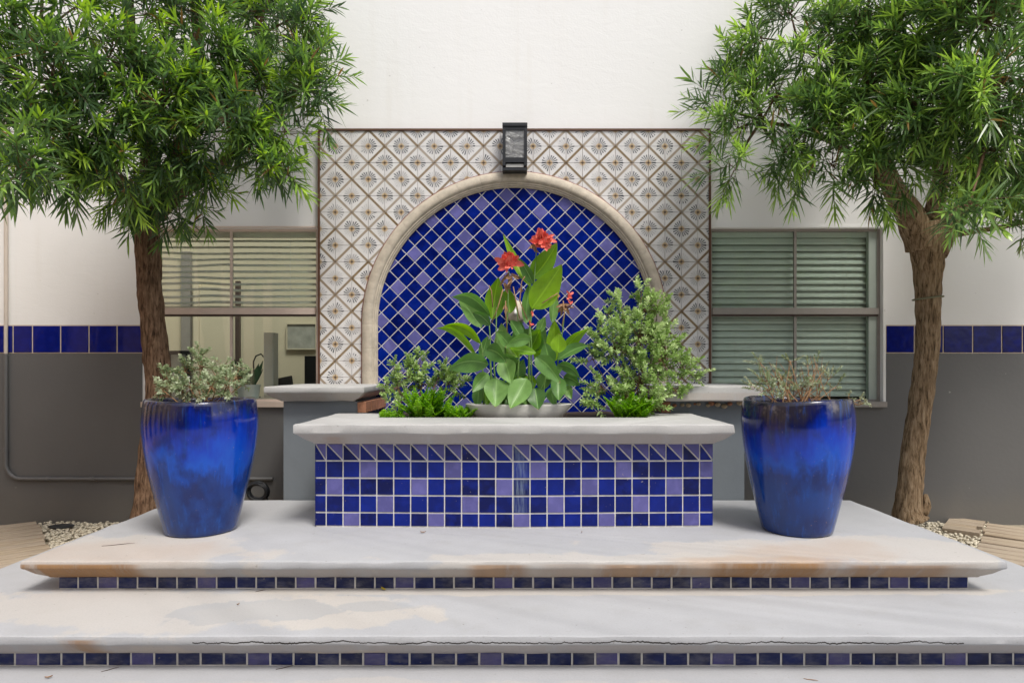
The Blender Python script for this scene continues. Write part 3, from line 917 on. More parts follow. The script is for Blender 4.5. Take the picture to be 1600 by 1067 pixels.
# niche field
nic = empty('arched_niche', (ACX, 5.96, 1.0), 'arched field of diagonal cobalt and lavender tiles behind the red flowers', 'tiled niche')
RB = RI + 0.03
arch = [(ACX - RB, 0.98), (ACX + RB, 0.98)] + [(ACX + RB * math.cos(R(a)), ACZ + RB * math.sin(R(a))) for a in range(0, 181, 4)]
na = len(arch)
nb = MB().add([(x, 5.9535, z) for x, z in arch] + [(x, 5.9595, z) for x, z in arch],
              [tuple(range(na))] + [(i, i + na, (i + 1) % na + na, (i + 1) % na) for i in range(na)])
nb.build('grout_bed', M['grout'], nic)
h = 13.05 * S
ax_, az_ = (791.7 - 803) * S, CAMZ + (575 - 305.5) * S
fm_ = {}
hh = h - 0.0054
dia = [(0, -hh), (hh, 0), (0, hh), (-hh, 0)]
for nm in ('cobalt_niche', 'lavender_niche'):
    fm_[nm] = tile_mesh('diamond_tile', dia, 0.0045, M[nm], 0.0018)
RC = RI + 0.018
cells = []
for a in range(-40, 41):
    for b_ in range(-40, 41):
        cx_, cz_ = ax_ + (a + b_) * h, az_ + (a - b_) * h
        if abs(cx_ - ACX) > RC + h or cz_ > ACZ + RC + h or cz_ < 1.0 - h:
            continue
        poly = [(cx_ + p[0], cz_ + p[1]) for p in dia]
        poly = clip(clip(poly, 1, 0, ACX + RC), -1, 0, -(ACX - RC))
        poly = clip(poly, 0, -1, -1.0)
        if poly and cz_ > ACZ - h:
            for ang in range(6, 180, 12):
                ca, sa = math.cos(R(ang)), math.sin(R(ang))
                poly = clip(poly, ca, sa, RC + ca * ACX + sa * ACZ)
                if len(poly) < 3:
                    break
        if len(poly) < 3 or area(poly) < 0.0005:
            continue
        lav = (a + 3 * b_) % 5 == 0
        cells.append((cz_, cx_, poly, lav))
cells.sort(key=lambda q: -q[0])
rest = MB()
rest_l = MB()
for i, (cz_, cx_, poly, lav) in enumerate(cells):
    nm = 'lavender_niche' if lav else 'cobalt_niche'
    if i >= 300:
        me = tile_mesh('t', [(p[0], p[1]) for p in poly], 0.0045, M[nm], 0.002)
        (rest_l if lav else rest).add([(v.co.x, v.co.y + 5.954, v.co.z) for v in me.vertices], [tuple(p.vertices) for p in me.polygons])
        bpy.data.meshes.remove(me)
        continue
    if abs(area(poly) - 2 * hh * hh) < 1e-6:
        me = fm_[nm]
    else:
        me = tile_mesh('diamond_tile', [(p[0] - cx_, p[1] - cz_) for p in poly], 0.0045, M[nm], 0.002)
    inst('diamond_tile', me, nic, (cx_, 5.954, cz_), (R(rnd.uniform(-.5, .5)), 0, R(rnd.uniform(-.5, .5))))
for b_, m_ in ((rest, 'cobalt_niche'), (rest_l, 'lavender_niche')):
    if b_.v:
        tag(b_.build('lower_diamond_tiles', M[m_], nic), kind='stuff')

# arch moulding: stones swept round the arch
arc = empty('stone_arch', (ACX, 5.96, 1.2), 'weathered cream stone arch moulding framing the blue niche', 'arch')
# section: (radius, Y), from the outer edge over the roll to the stepped inner edge
sec = [(RO, 5.951), (RO, 5.918), (RO - 0.006, 5.905), (RO - 0.02, 5.892), (RO - 0.045, 5.880), (RO - 0.070, 5.878), (RO - 0.086, 5.882), (RO - 0.098, 5.892),
       (RO - 0.102, 5.902), (RO - 0.114, 5.902), (RO - 0.118, 5.912), (RO - 0.130, 5.915), (RO - 0.134, 5.926), (RI, 5.930), (RI, 5.9525)]
path = []
zz = 1.20
while zz < ACZ - 1e-6:
    path.append(('L', zz))
    zz += 0.03
nA = 150
for i in range(nA + 1):
    path.append(('A', 180 - 180 * i / nA))
zz = ACZ - 0.03
while zz > 1.2:
    path.append(('R', zz))
    zz -= 0.03


def arch_pt(p, r_):
    if p[0] == 'L':
        return (ACX - r_, p[1])
    if p[0] == 'R':
        return (ACX + r_, p[1])
    return (ACX + r_ * math.cos(R(p[1])), ACZ + r_ * math.sin(R(p[1])))


cuts = [0]
while cuts[-1] < len(path) - 1:
    cuts.append(min(len(path) - 1, cuts[-1] + rnd.choice((6, 7, 7, 8))))
if cuts[-1] - cuts[-2] < 3:
    cuts.pop(-2)
for a, b_ in zip(cuts[:-1], cuts[1:]):
    mb = MB()
    k = len(sec)
    sub = path[a:b_ + 1]
    dj = rnd.uniform(-0.0009, 0.0009)
    for j, p in enumerate(sub):
        sh = 0.0009 if j in (0, len(sub) - 1) else 0.0
        for (r_, y) in sec:
            x, z = arch_pt(p, r_)
            nz = noise.noise(Vector((x * 9, y * 30, z * 9))) * 0.003 + noise.noise(Vector((x * 40, y * 60, z * 40))) * 0.0013
            y2 = y + (nz + dj + sh * 2 if y < 5.949 else 0)
            mb.v.append((x, y2, z))
    # tiny joint gap between stones
    for (idx, nb_) in ((0, 1), (len(sub) - 1, len(sub) - 2)):
        for q in range(k):
            v0, v1 = Vector(mb.v[idx * k + q]), Vector(mb.v[nb_ * k + q])
            mb.v[idx * k + q] = tuple(v0 + (v1 - v0) * 0.02)
    for j in range(len(sub) - 1):
        for q in range(k - 1):
            mb.f.append((j * k + q, (j + 1) * k + q, (j + 1) * k + q + 1, j * k + q + 1))
    mb.f.append(tuple(range(k)))
    mb.f.append(tuple((len(sub) - 1) * k + q for q in range(k - 1, -1, -1)))
    mb.build('arch_stone', M['stone'], arc, smooth=True, sharp=40)
# red glazed edging round the outside of the arch
rp = [arch_pt(p, RO + 0.006) for p in path]
MB().tube([(x, 5.944, z) for x, z in rp], 0.0075, 6).build('edge_glaze', M['red_edge'], arc, smooth=True)

# ================================================================== FRONT PLANTER BOX
BX, BY = 1.326, 4.25
box = empty('planter_box', (0, BY, 0.38), 'tiled planter box with cobalt and lavender squares under a pale coping', 'planter')


def bow(x):
    return -0.040 * (1 - min(1, abs(x) / BX)) + 0.012


cb = MB()
xs = [-BX + 0.006 + (2 * BX - 0.012) * i / 24 for i in range(25)]
vs = [(x, BY + bow(x) + 0.010, 0.375) for x in xs] + [(x, BY + bow(x) + 0.010, 0.955) for x in xs]
vs += [(BX - 0.006, 5.12, 0.375), (-BX + 0.006, 5.12, 0.375), (BX - 0.006, 5.12, 0.955), (-BX + 0.006, 5.12, 0.955)]
fs = [(i, i + 1, 26 + i, 25 + i) for i in range(24)] + [(24, 50, 52, 49), (51, 0, 25, 53), (50, 51, 53, 52)]
cb.add(vs, fs).build('grout_core', M['grout'], box)
# column borders measured from the photograph
bp = 26.6 * BY / 1000
colx = [-BX] + [(508.6 + 26.62 * i - 803) * BY / 1000 for i in range(23)] + [BX]
rows = [(0.845, 0.940), (0.733, 0.838), (0.620, 0.726), (0.507, 0.613), (0.385, 0.500)]
rows = [(CAMZ - (b1 - 575) * BY / 1000, CAMZ - (b0 - 575) * BY / 1000) for b0, b1 in ((694, 719), (721.5, 745.8), (748.3, 772.8), (775.3, 799.8), (802.3, 821.5))]
off5 = [None, 3, 1, 4, 2]
for ri, (z0, z1) in enumerate(rows):
    for ci in range(24):
        x0, x1 = colx[ci] + 0.0041, colx[ci + 1] - 0.0041
        if ci == 0:
            x0 = colx[0]
        if ci == 23:
            x1 = colx[-1]
        xm, zm = (x0 + x1) / 2, (z0 + z1) / 2
        sl = math.atan2(bow(xm + 0.02) - bow(xm - 0.02), 0.04)
        rot = (R(rnd.uniform(-.6, .6)), 0, sl + R(rnd.uniform(-.7, .7)))
        hw_, hz_ = (x1 - x0) / 2, (z1 - z0) / 2
        loc = (xm, BY + bow(xm) + 0.018, zm)
        if ri == 0:
            e = 0.0042
            lowt = [(-hw_, -hz_), (hw_ - e * 1.6, -hz_), (-hw_, hz_ - e * 1.6)]
            upt = [(-hw_ + e * 1.6, hz_), (hw_, -hz_ + e * 1.6), (hw_, hz_)]
            inst('tile', tile_mesh('tile', lowt, 0.013, M['cobalt'], 0.0015), box, loc, rot)
            inst('tile', tile_mesh('tile', upt, 0.013, M['lavender'], 0.0015), box, loc, rot)
        else:
            nm = 'lavender' if ci % 5 == off5[ri] else 'cobalt'
            q = [(-hw_, -hz_), (hw_, -hz_), (hw_, hz_), (-hw_, hz_)]
            inst('tile', tile_mesh('tile', q, 0.013, M[nm], 0.002), box, loc, rot)
cop = slab_mesh([(-1.412, 4.10), (1.412, 4.10), (1.412, 5.13), (0.99, 5.13), (0.99, 4.69), (-0.99, 4.69), (-0.99, 5.13), (-1.412, 5.13)],
                edge_prof(1.077, 1.016, 0.943, 0.10), seed=21, jit=0.0045)
cop.build('coping', M['coping'], box, smooth=True, sharp=35)

# ---- low wall behind with its two caps
lw = empty('low_wall', (0, 5.15, 0), 'low blue-grey painted wall behind the planter with two overhanging caps', 'wall')
for s in (-1, 1):
    a, b_ = sorted((s * 1.25, s * 1.854))
    MB().box(a, b_, 5.15, 5.93, -0.03, 1.172).build('wall_block', M['pedestal'], lw)
MB().box(-1.25, 1.25, 5.135, 5.93, -0.03, 1.0).build('wall_block', M['pedestal'], lw)
capL = slab_mesh([(-1.963, 5.02), (-1.178, 5.02), (-1.178, 5.925), (-1.963, 5.925)], edge_prof(1.292, 1.242, 1.174, 0.10), seed=33, jit=0.003)
capL.build('cap', M['cap'], lw, smooth=True, sharp=35)
capR = slab_mesh([(1.185, 5.02), (1.95, 5.02), (1.95, 5.925), (1.185, 5.925)],
                 [(0.014, 1.296), (0.003, 1.290), (0, 1.280), (0, 1.186), (0.012, 1.176), (0.06, 1.174)], seed=38, jit=0.003)
capR.build('cap', M['cap'], lw, smooth=True, sharp=35)
bk = MB().box(-0.105, 0.105, -0.045, 0.045, -0.033, 0.033)
for i in range(4):                                            # bare bricks on the inner faces, under the caps
    for s in (-1, 1):
        b_ = MB()
        n_ = 5
        l_, hgt, dep = 0.19, 0.085, 0.07
        y0 = 5.13 + i * 0.205
        x_ = s * (1.25 - 0.03)
        b_.box(x_ - 0.035, x_ + 0.035, y0, y0 + l_, 1.082, 1.082 + hgt)
        b_.v = [(x + noise.noise(Vector((x * 31, y * 17, z * 23))) * 0.012, y + noise.noise(Vector((x * 19, y * 27, z * 33 + 5))) * 0.012, z + noise.noise(Vector((x * 19 + 9, y * 27, z * 33))) * 0.006) for x, y, z in b_.v]
        b_.build('brick', M['brick'], lw)
for i in range(13):                                           # broken mortar lumps below the right-hand cap
    x_ = 1.30 + i * 0.05 + rnd.uniform(-.015, .015)
    b_ = MB()
    rr = rnd.uniform(0.012, 0.03)
    b_.lathe([(0.3 * rr, -0.7 * rr), (0.9 * rr, -0.3 * rr), (rr, 0.2 * rr), (0.5 * rr, 0.7 * rr)], (x_, 5.145, 1.16 + rnd.uniform(-.03, .0)), 7)
    b_.build('mortar_lump', M['rubble'] if i % 3 else M['brick'], lw)
# soil that fills the basin
sv = []
nx, ny = 50, 30
for j in range(ny + 1):
    for i in range(nx + 1):
        x = -1.2 + 2.4 * i / nx
        y = 4.60 + 1.33 * j / ny
        sv.append((x, y, 1.035 + 0.016 * noise.noise(Vector((x * 7, y * 7, 0))) + 0.006 * noise.noise(Vector((x * 30, y * 30, 2)))))
sf = [(j * (nx + 1) + i, j * (nx + 1) + i + 1, (j + 1) * (nx + 1) + i + 1, (j + 1) * (nx + 1) + i) for j in range(ny) for i in range(nx)]
tag(MB().add(sv, sf).build('planting_soil', M['soil'], smooth=True), 'dark soil filling the planter basin', 'soil', kind='stuff')

# ================================================================== WALL LAMP
lx, lz0, lz1 = (804.5 - 803) * .0058, CAMZ + (575 - 267) * .0058, CAMZ + (575 - 193) * .0058
lamp = empty('wall_lamp', (lx, 5.93, lz0), 'black box wall lamp with rippled glass above the arch', 'wall lamp')
hw_ = 0.111
lf, lb = 5.79, 5.944
MB().box(lx - hw_ + .012, lx + hw_ - .012, 5.90, lb, lz0 + 0.02, lz1 - 0.02).build('back_plate', M['black'], lamp)
fr = MB()
fr.box(lx - hw_, lx - hw_ + 0.026, lf, 5.90, lz0 + 0.045, lz1 - 0.03)
fr.box(lx + hw_ - 0.026, lx + hw_, lf, 5.90, lz0 + 0.045, lz1 - 0.03)
fr.box(lx - hw_ + 0.026, lx + hw_ - 0.026, lf + 0.004, 5.90, lz1 - 0.062, lz1 - 0.03)
fr.box(lx - hw_ + 0.026, lx + hw_ - 0.026, lf + 0.004, 5.90, lz0 + 0.075, lz0 + 0.118)
fr.build('frame', M['black'], lamp)
MB().box(lx - hw_ - .002, lx + hw_ + .002, lf - 0.008, 5.92, lz1 - 0.029, lz1).build('top_cap', M['black'], lamp)
MB().box(lx - hw_ - .001, lx + hw_ + .001, lf - 0.004, 5.92, lz0, lz0 + 0.024).build('bottom_cap', M['black'], lamp)
MB().box(lx - hw_ + 0.027, lx + hw_ - 0.027, lf + 0.012, lf + 0.018, lz0 + 0.119, lz1 - 0.063).build('glass', M['lampglass'], lamp)
MB().box(lx - hw_ + 0.03, lx + hw_ - 0.03, lf + 0.02, lf + 0.03, lz0 + 0.036, lz0 + 0.064).build('lower_glass', M['bowl'], lamp)
MB().box(lx - hw_ + 0.02, lx + hw_ - 0.02, lf + 0.032, 5.9, lz0 + 0.025, lz0 + 0.074).build('housing', M['black'], lamp)

# wall fountain spout half hidden behind the flowers
fs_ = empty('wall_spout', (0, 5.94, 1.85), 'cream plaster wall spout half hidden behind the flowers', 'wall spout')
prof = [(0.10, 0), (0.105, 0.02), (0.09, 0.035), (0.07, 0.045), (0.04, 0.06), (0.02, 0.07)]
sp = MB().lathe(prof, (0, 0, 0), 24, lambda r, z, a, i: (r * (1 + 0.06 * math.cos(8 * a)), z))
cc = P(806, 487, 5.94)
sp.v = [(cc.x + x, 5.944 - z, cc.z + y) for x, y, z in sp.v]
sp.build('rosette', M['stone'], fs_, smooth=True)
MB().tube([cc + Vector((0, -0.08, 0)), cc + Vector((0, -0.16, -0.01)), cc + Vector((0, -0.2, -0.04))], 0.018, 10).build('spout', M['white'], fs_, smooth=True)

# ================================================================== BLINDS, ROOM THINGS
def blind(name, x0, x1, zt, zb, pitch, wdt, tilt, y, m, label, sag=0.0):
    o = empty(name, ((x0 + x1) / 2, y, zt), label, 'blind')
    MB().box(x0, x1, y - 0.025, y + 0.025, zt - 0.045, zt).build('headrail', m, o)
    z = zt - 0.05 - pitch / 2
    me = None
    k = 0
    nseg = 14
    while z > zb + 0.03:
        mb = MB()
        vs, fs = [], []
        for i in range(nseg + 1):
            x = x0 + (x1 - x0) * i / nseg
            wob = sag * noise.noise(Vector((x * 2.2, k * 0.37, 3))) * (1.8 if x < (x0 + x1) / 2 else 0.5)
            for q in range(4):
                t_ = (q / 3 - 0.5) * wdt
                a = R(tilt)
                vs.append((x, y - t_ * math.cos(a) * -1, z + wob + t_ * math.sin(a) + 0.004 * (1 - (2 * q / 3 - 1) ** 2)))
        for i in range(nseg):
            for q in range(3):
                fs.append((i * 4 + q, (i + 1) * 4 + q, (i + 1) * 4 + q + 1, i * 4 + q + 1))
        mb.add(vs, fs)
        s_ = mb.build('slat', m, o, smooth=True)
        md = s_.modifiers.new('thick', 'SOLIDIFY')
        md.thickness = 0.002
        z -= pitch
        k += 1
    MB().box(x0, x1, y - 0.02, y + 0.02, zb, zb + 0.022).build('bottom_rail', m, o)
    for fx in (0.16, 0.84):
        xx = x0 + (x1 - x0) * fx
        MB().tube([(xx, y - 0.034, zt - 0.045), (xx, y - 0.034, zb + 0.02)], 0.0012, 5).build('cord', M['white'], o)
    return o


blind('venetian_blind', 1.85, (1352 - 803) * .0062, OZ1 - 0.02, OZ0 + 0.05, 0.0628, 0.074, 66, 6.110, M['slat_r'], 'closed sage green venetian blind filling the whole right window')
blind('venetian_blind', -3.40, -1.88, OZ1 - 0.02, ZR + 0.035, 0.0585, 0.050, 34, 6.115, M['slat_l'], 'half-open cream venetian blind in upper half of the left window', sag=0.010)

# things in the left-hand room
pc = P(386, 614, 6.22)
sp_ = empty('snake_plant', (pc.x, 6.24, 1.14), 'snake plant in a pale metal pail on the inside sill', 'potted plant')
MB().lathe([(0.082, 0), (0.094, 0.005), (0.108, 0.125), (0.112, 0.13), (0.112, 0.137), (0.100, 0.137), (0.096, 0.12)], (pc.x, 6.26, 1.14), 28).build('pail', M['zinc'], sp_, smooth=True, sharp=40)
for i in range(9):
    a = i * 2.4
    x, y = pc.x + 0.05 * math.cos(a), 6.26 + 0.04 * math.sin(a)
    hgt = rnd.uniform(0.16, 0.30)
    lean = Vector((math.cos(a) * 0.09, math.sin(a) * 0.05, hgt))
    wv = Vector((math.cos(a + 1.2), math.sin(a + 1.2), 0)) * 0.03
    vs = []
    for t_, ww in ((0, .6), (.35, 1), (.7, .8), (1, 0.05)):
        c_ = Vector((x, y, 1.262)) + lean * t_
        vs += [c_ - wv * ww, c_ + Vector((0.008, -0.012, 0)) * ww, c_ + wv * ww]
    MB().add(vs, [(k * 3 + q, k * 3 + q + 1, k * 3 + q + 4, k * 3 + q + 3) for k in range(3) for q in range(2)]).build('leaf', M['snake'], sp_, smooth=True)
# inner sill board the pail stands on
MB().box(-3.45, -1.842, WY + 0.262, WY + 0.46, 1.10, 1.139).build('inner_sill', M['sill'], bld)


def framed(name, x0, x1, z0, z1, y, m, fm, label, cat, t_=0.03):
    o = empty(name, ((x0 + x1) / 2, y, z0), label, cat)
    MB().box(x0 + t_, x1 - t_, y - 0.012, y, z0 + t_, z1 - t_).build('picture', m, o)
    f = MB().box(x0, x0 + t_, y - 0.03, y, z0, z1).box(x1 - t_, x1, y - 0.03, y, z0, z1)
    f.box(x0 + t_, x1 - t_, y - 0.03, y, z0, z0 + t_).box(x0 + t_, x1 - t_, y - 0.03, y, z1 - t_, z1)
    f.build('frame', fm, o)
    return o


a, b_ = P(445, 546, 9.1), P(492, 505, 9.1)
framed('wall_picture', a.x, b_.x, a.z, b_.z, 9.185, M['art'], M['room'], 'grey abstract picture on the room wall seen through the left window', 'picture', 0.012)
a, b_ = P(262, 600, 7.6), P(298, 548, 7.6)
framed('leaning_frame', a.x, b_.x, 0.9, b_.z, 7.6, M['white'], M['charcoal'], 'black framed white board inside the left window beside the trunk', 'board', 0.045)
dk = empty('desk', (-2.2, 7.5, 0.0), 'pale-topped desk on dark legs in the room behind the left window', 'desk')
MB().box(-3.5, -1.2, 7.2, 7.9, 1.06, 1.10).build('desk_top', M['room_door'], dk)
for x_ in (-3.4, -1.3):
    for y_ in (7.27, 7.83):
        MB().box(x_ - .025, x_ + .025, y_ - .025, y_ + .025, 0.02, 1.059).build('leg', M['charcoal'], dk)
a = P(488, 600, 7.4)
mo = empty('monitor', (a.x, 7.4, 1.10), 'black computer monitor at the right edge of the left window', 'monitor')
MB().box(a.x - 0.09, a.x + 0.2, 7.40, 7.43, 1.15, P(488, 556, 7.4).z).build('screen', M['charcoal'], mo)
MB().box(a.x - 0.1, a.x + 0.16, 7.33, 7.52, 1.101, 1.12).build('foot', M['charcoal'], mo)
MB().box(a.x + 0.02, a.x + 0.08, 7.431, 7.46, 1.12, 1.35).build('stem', M['charcoal'], mo)
a = P(438, 600, 7.0)
ch = empty('office_chair', (a.x, 7.0, 0.02), 'black chair back standing behind the low wall cap', 'chair')
cbk = MB().add([P(421, 603, 7.0), P(456, 603, 7.0), P(454, 587, 7.02), P(424, 593, 7.02)] + [p + Vector((0, 0.05, 0)) for p in (P(421, 603, 7.0), P(456, 603, 7.0), P(454, 587, 7.02), P(424, 593, 7.02))],
               [(0, 1, 2, 3), (7, 6, 5, 4), (0, 4, 5, 1), (1, 5, 6, 2), (2, 6, 7, 3), (3, 7, 4, 0)])
cbk.build('backrest', M['charcoal'], ch)
MB().tube([(a.x, 7.05, 0.02), (a.x, 7.05, 1.25)], 0.02, 8).build('post', M['charcoal'], ch)
MB().tube([P(425, 600, 7.0), P(421, 570, 7.0), P(419, 560, 7.0)], 0.012, 6).build('arm', M['charcoal'], ch)
MB().box(a.x - .22, a.x + .22, 6.85, 7.25, 0.48, 0.55).build('seat', M['charcoal'], ch)
lp = empty('desk_lamp', (-2.75, 7.3, 1.10), 'thin black curved desk lamp beside the snake plant', 'desk lamp')
MB().tube([P(397, 595, 7.3), P(396, 565, 7.3), P(400, 556, 7.3), P(408, 553, 7.3), P(412, 558, 7.3)], 0.009, 6).build('arm', M['charcoal'], lp)
q = P(397, 595, 7.3)
MB().lathe([(0.07, 0), (0.07, 0.012), (0.015, 0.02)], (q.x, 7.3, 1.10), 16).build('base', M['charcoal'], lp)
MB().tube([(q.x, 7.3, 1.12), q], 0.009, 6).build('stem', M['charcoal'], lp)

# ---- conduit on the left wall
cd = empty('conduit_pipe', ((8 - 803) * .006, 5.96, 0.4), 'painted conduit running down the left wall and turning along the grey dado', 'pipe')
xp = (9 - 803) * .00597
yp = 5.972
zb_ = CAMZ - (748 - 575) * .00597
MB().tube([(xp, yp, 3.9), (xp, yp, BZ0 - 0.01)], 0.016, 12).build('upper_pipe', M['pipe_w'], cd, smooth=True, sharp=60)
pts = [(xp, yp, BZ0 - 0.012), (xp, yp, zb_ + 0.14)]
for i in range(1, 9):
    a = R(90 * i / 8)
    pts.append((xp + 0.14 * (1 - math.cos(a)), yp, zb_ + 0.14 * (1 - math.sin(a))))
pts.append((-2.25, yp, zb_))
MB().tube(pts, 0.0165, 12).build('lower_pipe', M['pipe_g'], cd, smooth=True, sharp=60)
for xx in ((72, 78), (138, 148)):
    MB().tube([((xx[0] - 803) * .00597, yp, zb_), ((xx[1] - 803) * .00597, yp, zb_)], 0.0205, 12).build('coupling', M['pipe_g'], cd, smooth=True, sharp=50)
MB().tube([(xp, yp, CAMZ - (700 - 575) * .00597), (xp, yp, CAMZ - (706 - 575) * .00597)], 0.0205, 12).build('coupling', M['pipe_g'], cd, smooth=True, sharp=50)

# ---- hose coil behind the left pot
hc = P(403, 757, 5.75)
hb = MB()
pts = []
for i in range(110):
    a = i * 0.4
    rr = 0.085 + 0.014 * math.sin(i * 0.17)
    pts.append((hc.x + rr * math.cos(a), 5.74 + 0.02 * math.sin(i * .31), hc.z - 0.06 + rr * math.sin(a) * 0.9 + 0.0))
pts += [(hc.x + 0.14, 5.7, 0.12), (hc.x + 0.45, 5.75, 0.2), (hc.x + 0.7, 5.8, 0.12)]
tag(hb.tube(pts, 0.0095, 7).build('hose', M['hose'], None, True, origin=(hc.x, 5.74, hc.z - 0.14)), 'coiled black hose lying between left pot and low wall', 'hose')

# ================================================================== GROUND AT THE SIDES: boards and pebbles
bw = 0.145
for s, e0, nm, lab in ((-1, Vector((-4.42, 5.93)), 'deck_path', 'weathered timber boards beside the steps at far left edge'),
                       (1, Vector((4.36, 5.88)), 'deck_path', 'weathered timber boards beside the steps at far right edge')):
    d = Vector((-s * 0.76, 0.65)).normalized()          # along the boards, towards the cut end
    cpl = Vector((d.y * (1 if s < 0 else -1), -d.x * (1 if s < 0 else -1)))   # along the cut end, towards the camera
    if cpl.y > 0:
        cpl = -cpl
    dk_ = empty(nm, (e0.x, e0.y, 0.0), lab, 'boardwalk')
    for i in range(13):
        a = e0 + cpl * (i * bw + 0.004)
        b_ = e0 + cpl * ((i + 1) * bw - 0.004)
        ln = 2.6
        j = rnd.uniform(-.012, .012)
        pl = [a + d * j, b_ + d * j, b_ - d * ln, a - d * ln]
        if pl[0].y < 3.2:
            break
        zt = 0.022 + rnd.uniform(-.004, .004)
        base = (pl[0] + pl[2]) / 2
        ang = math.atan2(d.y, d.x)
        mb = MB()
        L_, W_ = (pl[0] - pl[3]).length / 2, bw / 2 - 0.010
        nn = 8
        for k in range(nn + 1):
            xx = -L_ + 2 * L_ * k / nn
            wz = 0.004 * noise.noise(Vector((xx * 2, i * 3.1, 0)))
            mb.v += [(xx, -W_, -0.03), (xx, -W_, zt - 0.004 + wz), (xx, -W_ + 0.005, zt + wz), (xx, W_ - 0.005, zt + wz), (xx, W_, zt - 0.004 + wz), (xx, W_, -0.03)]
        for k in range(nn):
            for q in range(5):
                mb.f.append((k * 6 + q, (k + 1) * 6 + q, (k + 1) * 6 + q + 1, k * 6 + q + 1))
        mb.f += [tuple(range(5, -1, -1)), tuple(nn * 6 + q for q in range(6))]
        me = mb.mesh('board', M['wood'])
        inst('board', me, dk_, (base.x, base.y, 0.0), (0, 0, ang))
    if s > 0:                                             # the short sawn block lying before the right-hand boards
        e1 = e0 + d * 0.30
        blk = empty('timber_block', (e1.x, e1.y, 0), 'short pale timber block in the pebbles at right wall', 'timber')
        for i in range(4):
            a = e1 + cpl * ((i + .5) * bw) - d * 0.13
            mb = MB().box(-0.125 + rnd.uniform(-.03, .02), 0.12, -bw / 2 + .004, bw / 2 - .004, -0.03, 0.03 + rnd.uniform(-.006, .006))
            inst('board', mb.mesh('board', M['wood']), blk, (a.x, a.y, 0), (0, 0, math.atan2(d.y, d.x)))

def in_deck(x, y):
    if x < -2.7:
        d = Vector((0.76, 0.65)).normalized()
        return (Vector((x, y)) - Vector((-4.42, 5.93))).dot(d) < 0.02
    if x > 2.7:
        d = Vector((-0.76, 0.65)).normalized()
        return (Vector((x, y)) - Vector((4.36, 5.88))).dot(d) < 0.0
    return False


ico = [(0, 0, 1), (0.89, 0, 0.45), (0.28, 0.85, 0.45), (-0.72, 0.53, 0.45), (-0.72, -0.53, 0.45), (0.28, -0.85, 0.45),
       (0.72, 0.53, -0.45), (-0.28, 0.85, -0.45), (-0.89, 0, -0.45), (-0.28, -0.85, -0.45), (0.72, -0.53, -0.45), (0, 0, -1)]
icf = [(0, 1, 2), (0, 2, 3), (0, 3, 4), (0, 4, 5), (0, 5, 1), (1, 6, 2), (2, 7, 3), (3, 8, 4), (4, 9, 5), (5, 10, 1),
       (6, 7, 2), (7, 8, 3), (8, 9, 4), (9, 10, 5), (10, 6, 1), (11, 7, 6), (11, 8, 7), (11, 9, 8), (11, 10, 9), (11, 6, 10)]
gb = MB()
cnt = 0
while cnt < 6500:
    x = rnd.uniform(-4.7, 4.7)
    y = rnd.uniform(4.2, 5.96)
    if (abs(x) < 3.2 and y < 5.16) or (abs(x) < 1.87 and y > 5.1) or in_deck(x, y):
        continue
    cnt += 1
    a = rnd.uniform(0, 6.28)
    r1, r2, r3 = rnd.uniform(.013, .028), rnd.uniform(.010, .018), rnd.uniform(.006, .012)
    ca, sa = math.cos(a), math.sin(a)
    z = -0.022 + rnd.uniform(0, 0.03)
    tl = rnd.uniform(-.4, .4)
    gb.add([(x + ca * vx * r1 - sa * vy * r2, y + sa * vx * r1 + ca * vy * r2, z + vz * r3 + vx * r1 * tl) for vx, vy, vz in ico], icf)
tag(gb.build('pebbles', M['pebble'], smooth=True), 'cream pebbles along the foot of the wall', 'pebbles', kind='stuff')
dp = P(96, 822, 5.75)
dpm = MB().lathe([(0.085, 0), (0.09, 0.004), (0.09, 0.012), (0.075, 0.016), (0.02, 0.016)], (0, 0, 0), 20)
dpm.v = [(dp.x + x * 1.2, dp.y + y * 0.8, 0.012 + z) for x, y, z in dpm.v]
tag(dpm.build('drain_cover', M['charcoal'], None, True, 30, origin=(dp.x, dp.y, 0.01)), 'small dark oval drain cover among pebbles on the left', 'drain cover')

# ================================================================== POTS
POT = [(0.10, 0.0), (0.205, 0.0), (0.216, 0.008), (0.222, 0.03), (0.239, 0.10), (0.262, 0.20), (0.290, 0.32), (0.314, 0.44), (0.330, 0.55), (0.340, 0.65), (0.342, 0.72), (0.338, 0.78),
       (0.332, 0.825), (0.328, 0.845), (0.320, 0.855), (0.308, 0.856), (0.298, 0.848), (0.296, 0.82), (0.30, 0.78), (0.29, 0.765)]


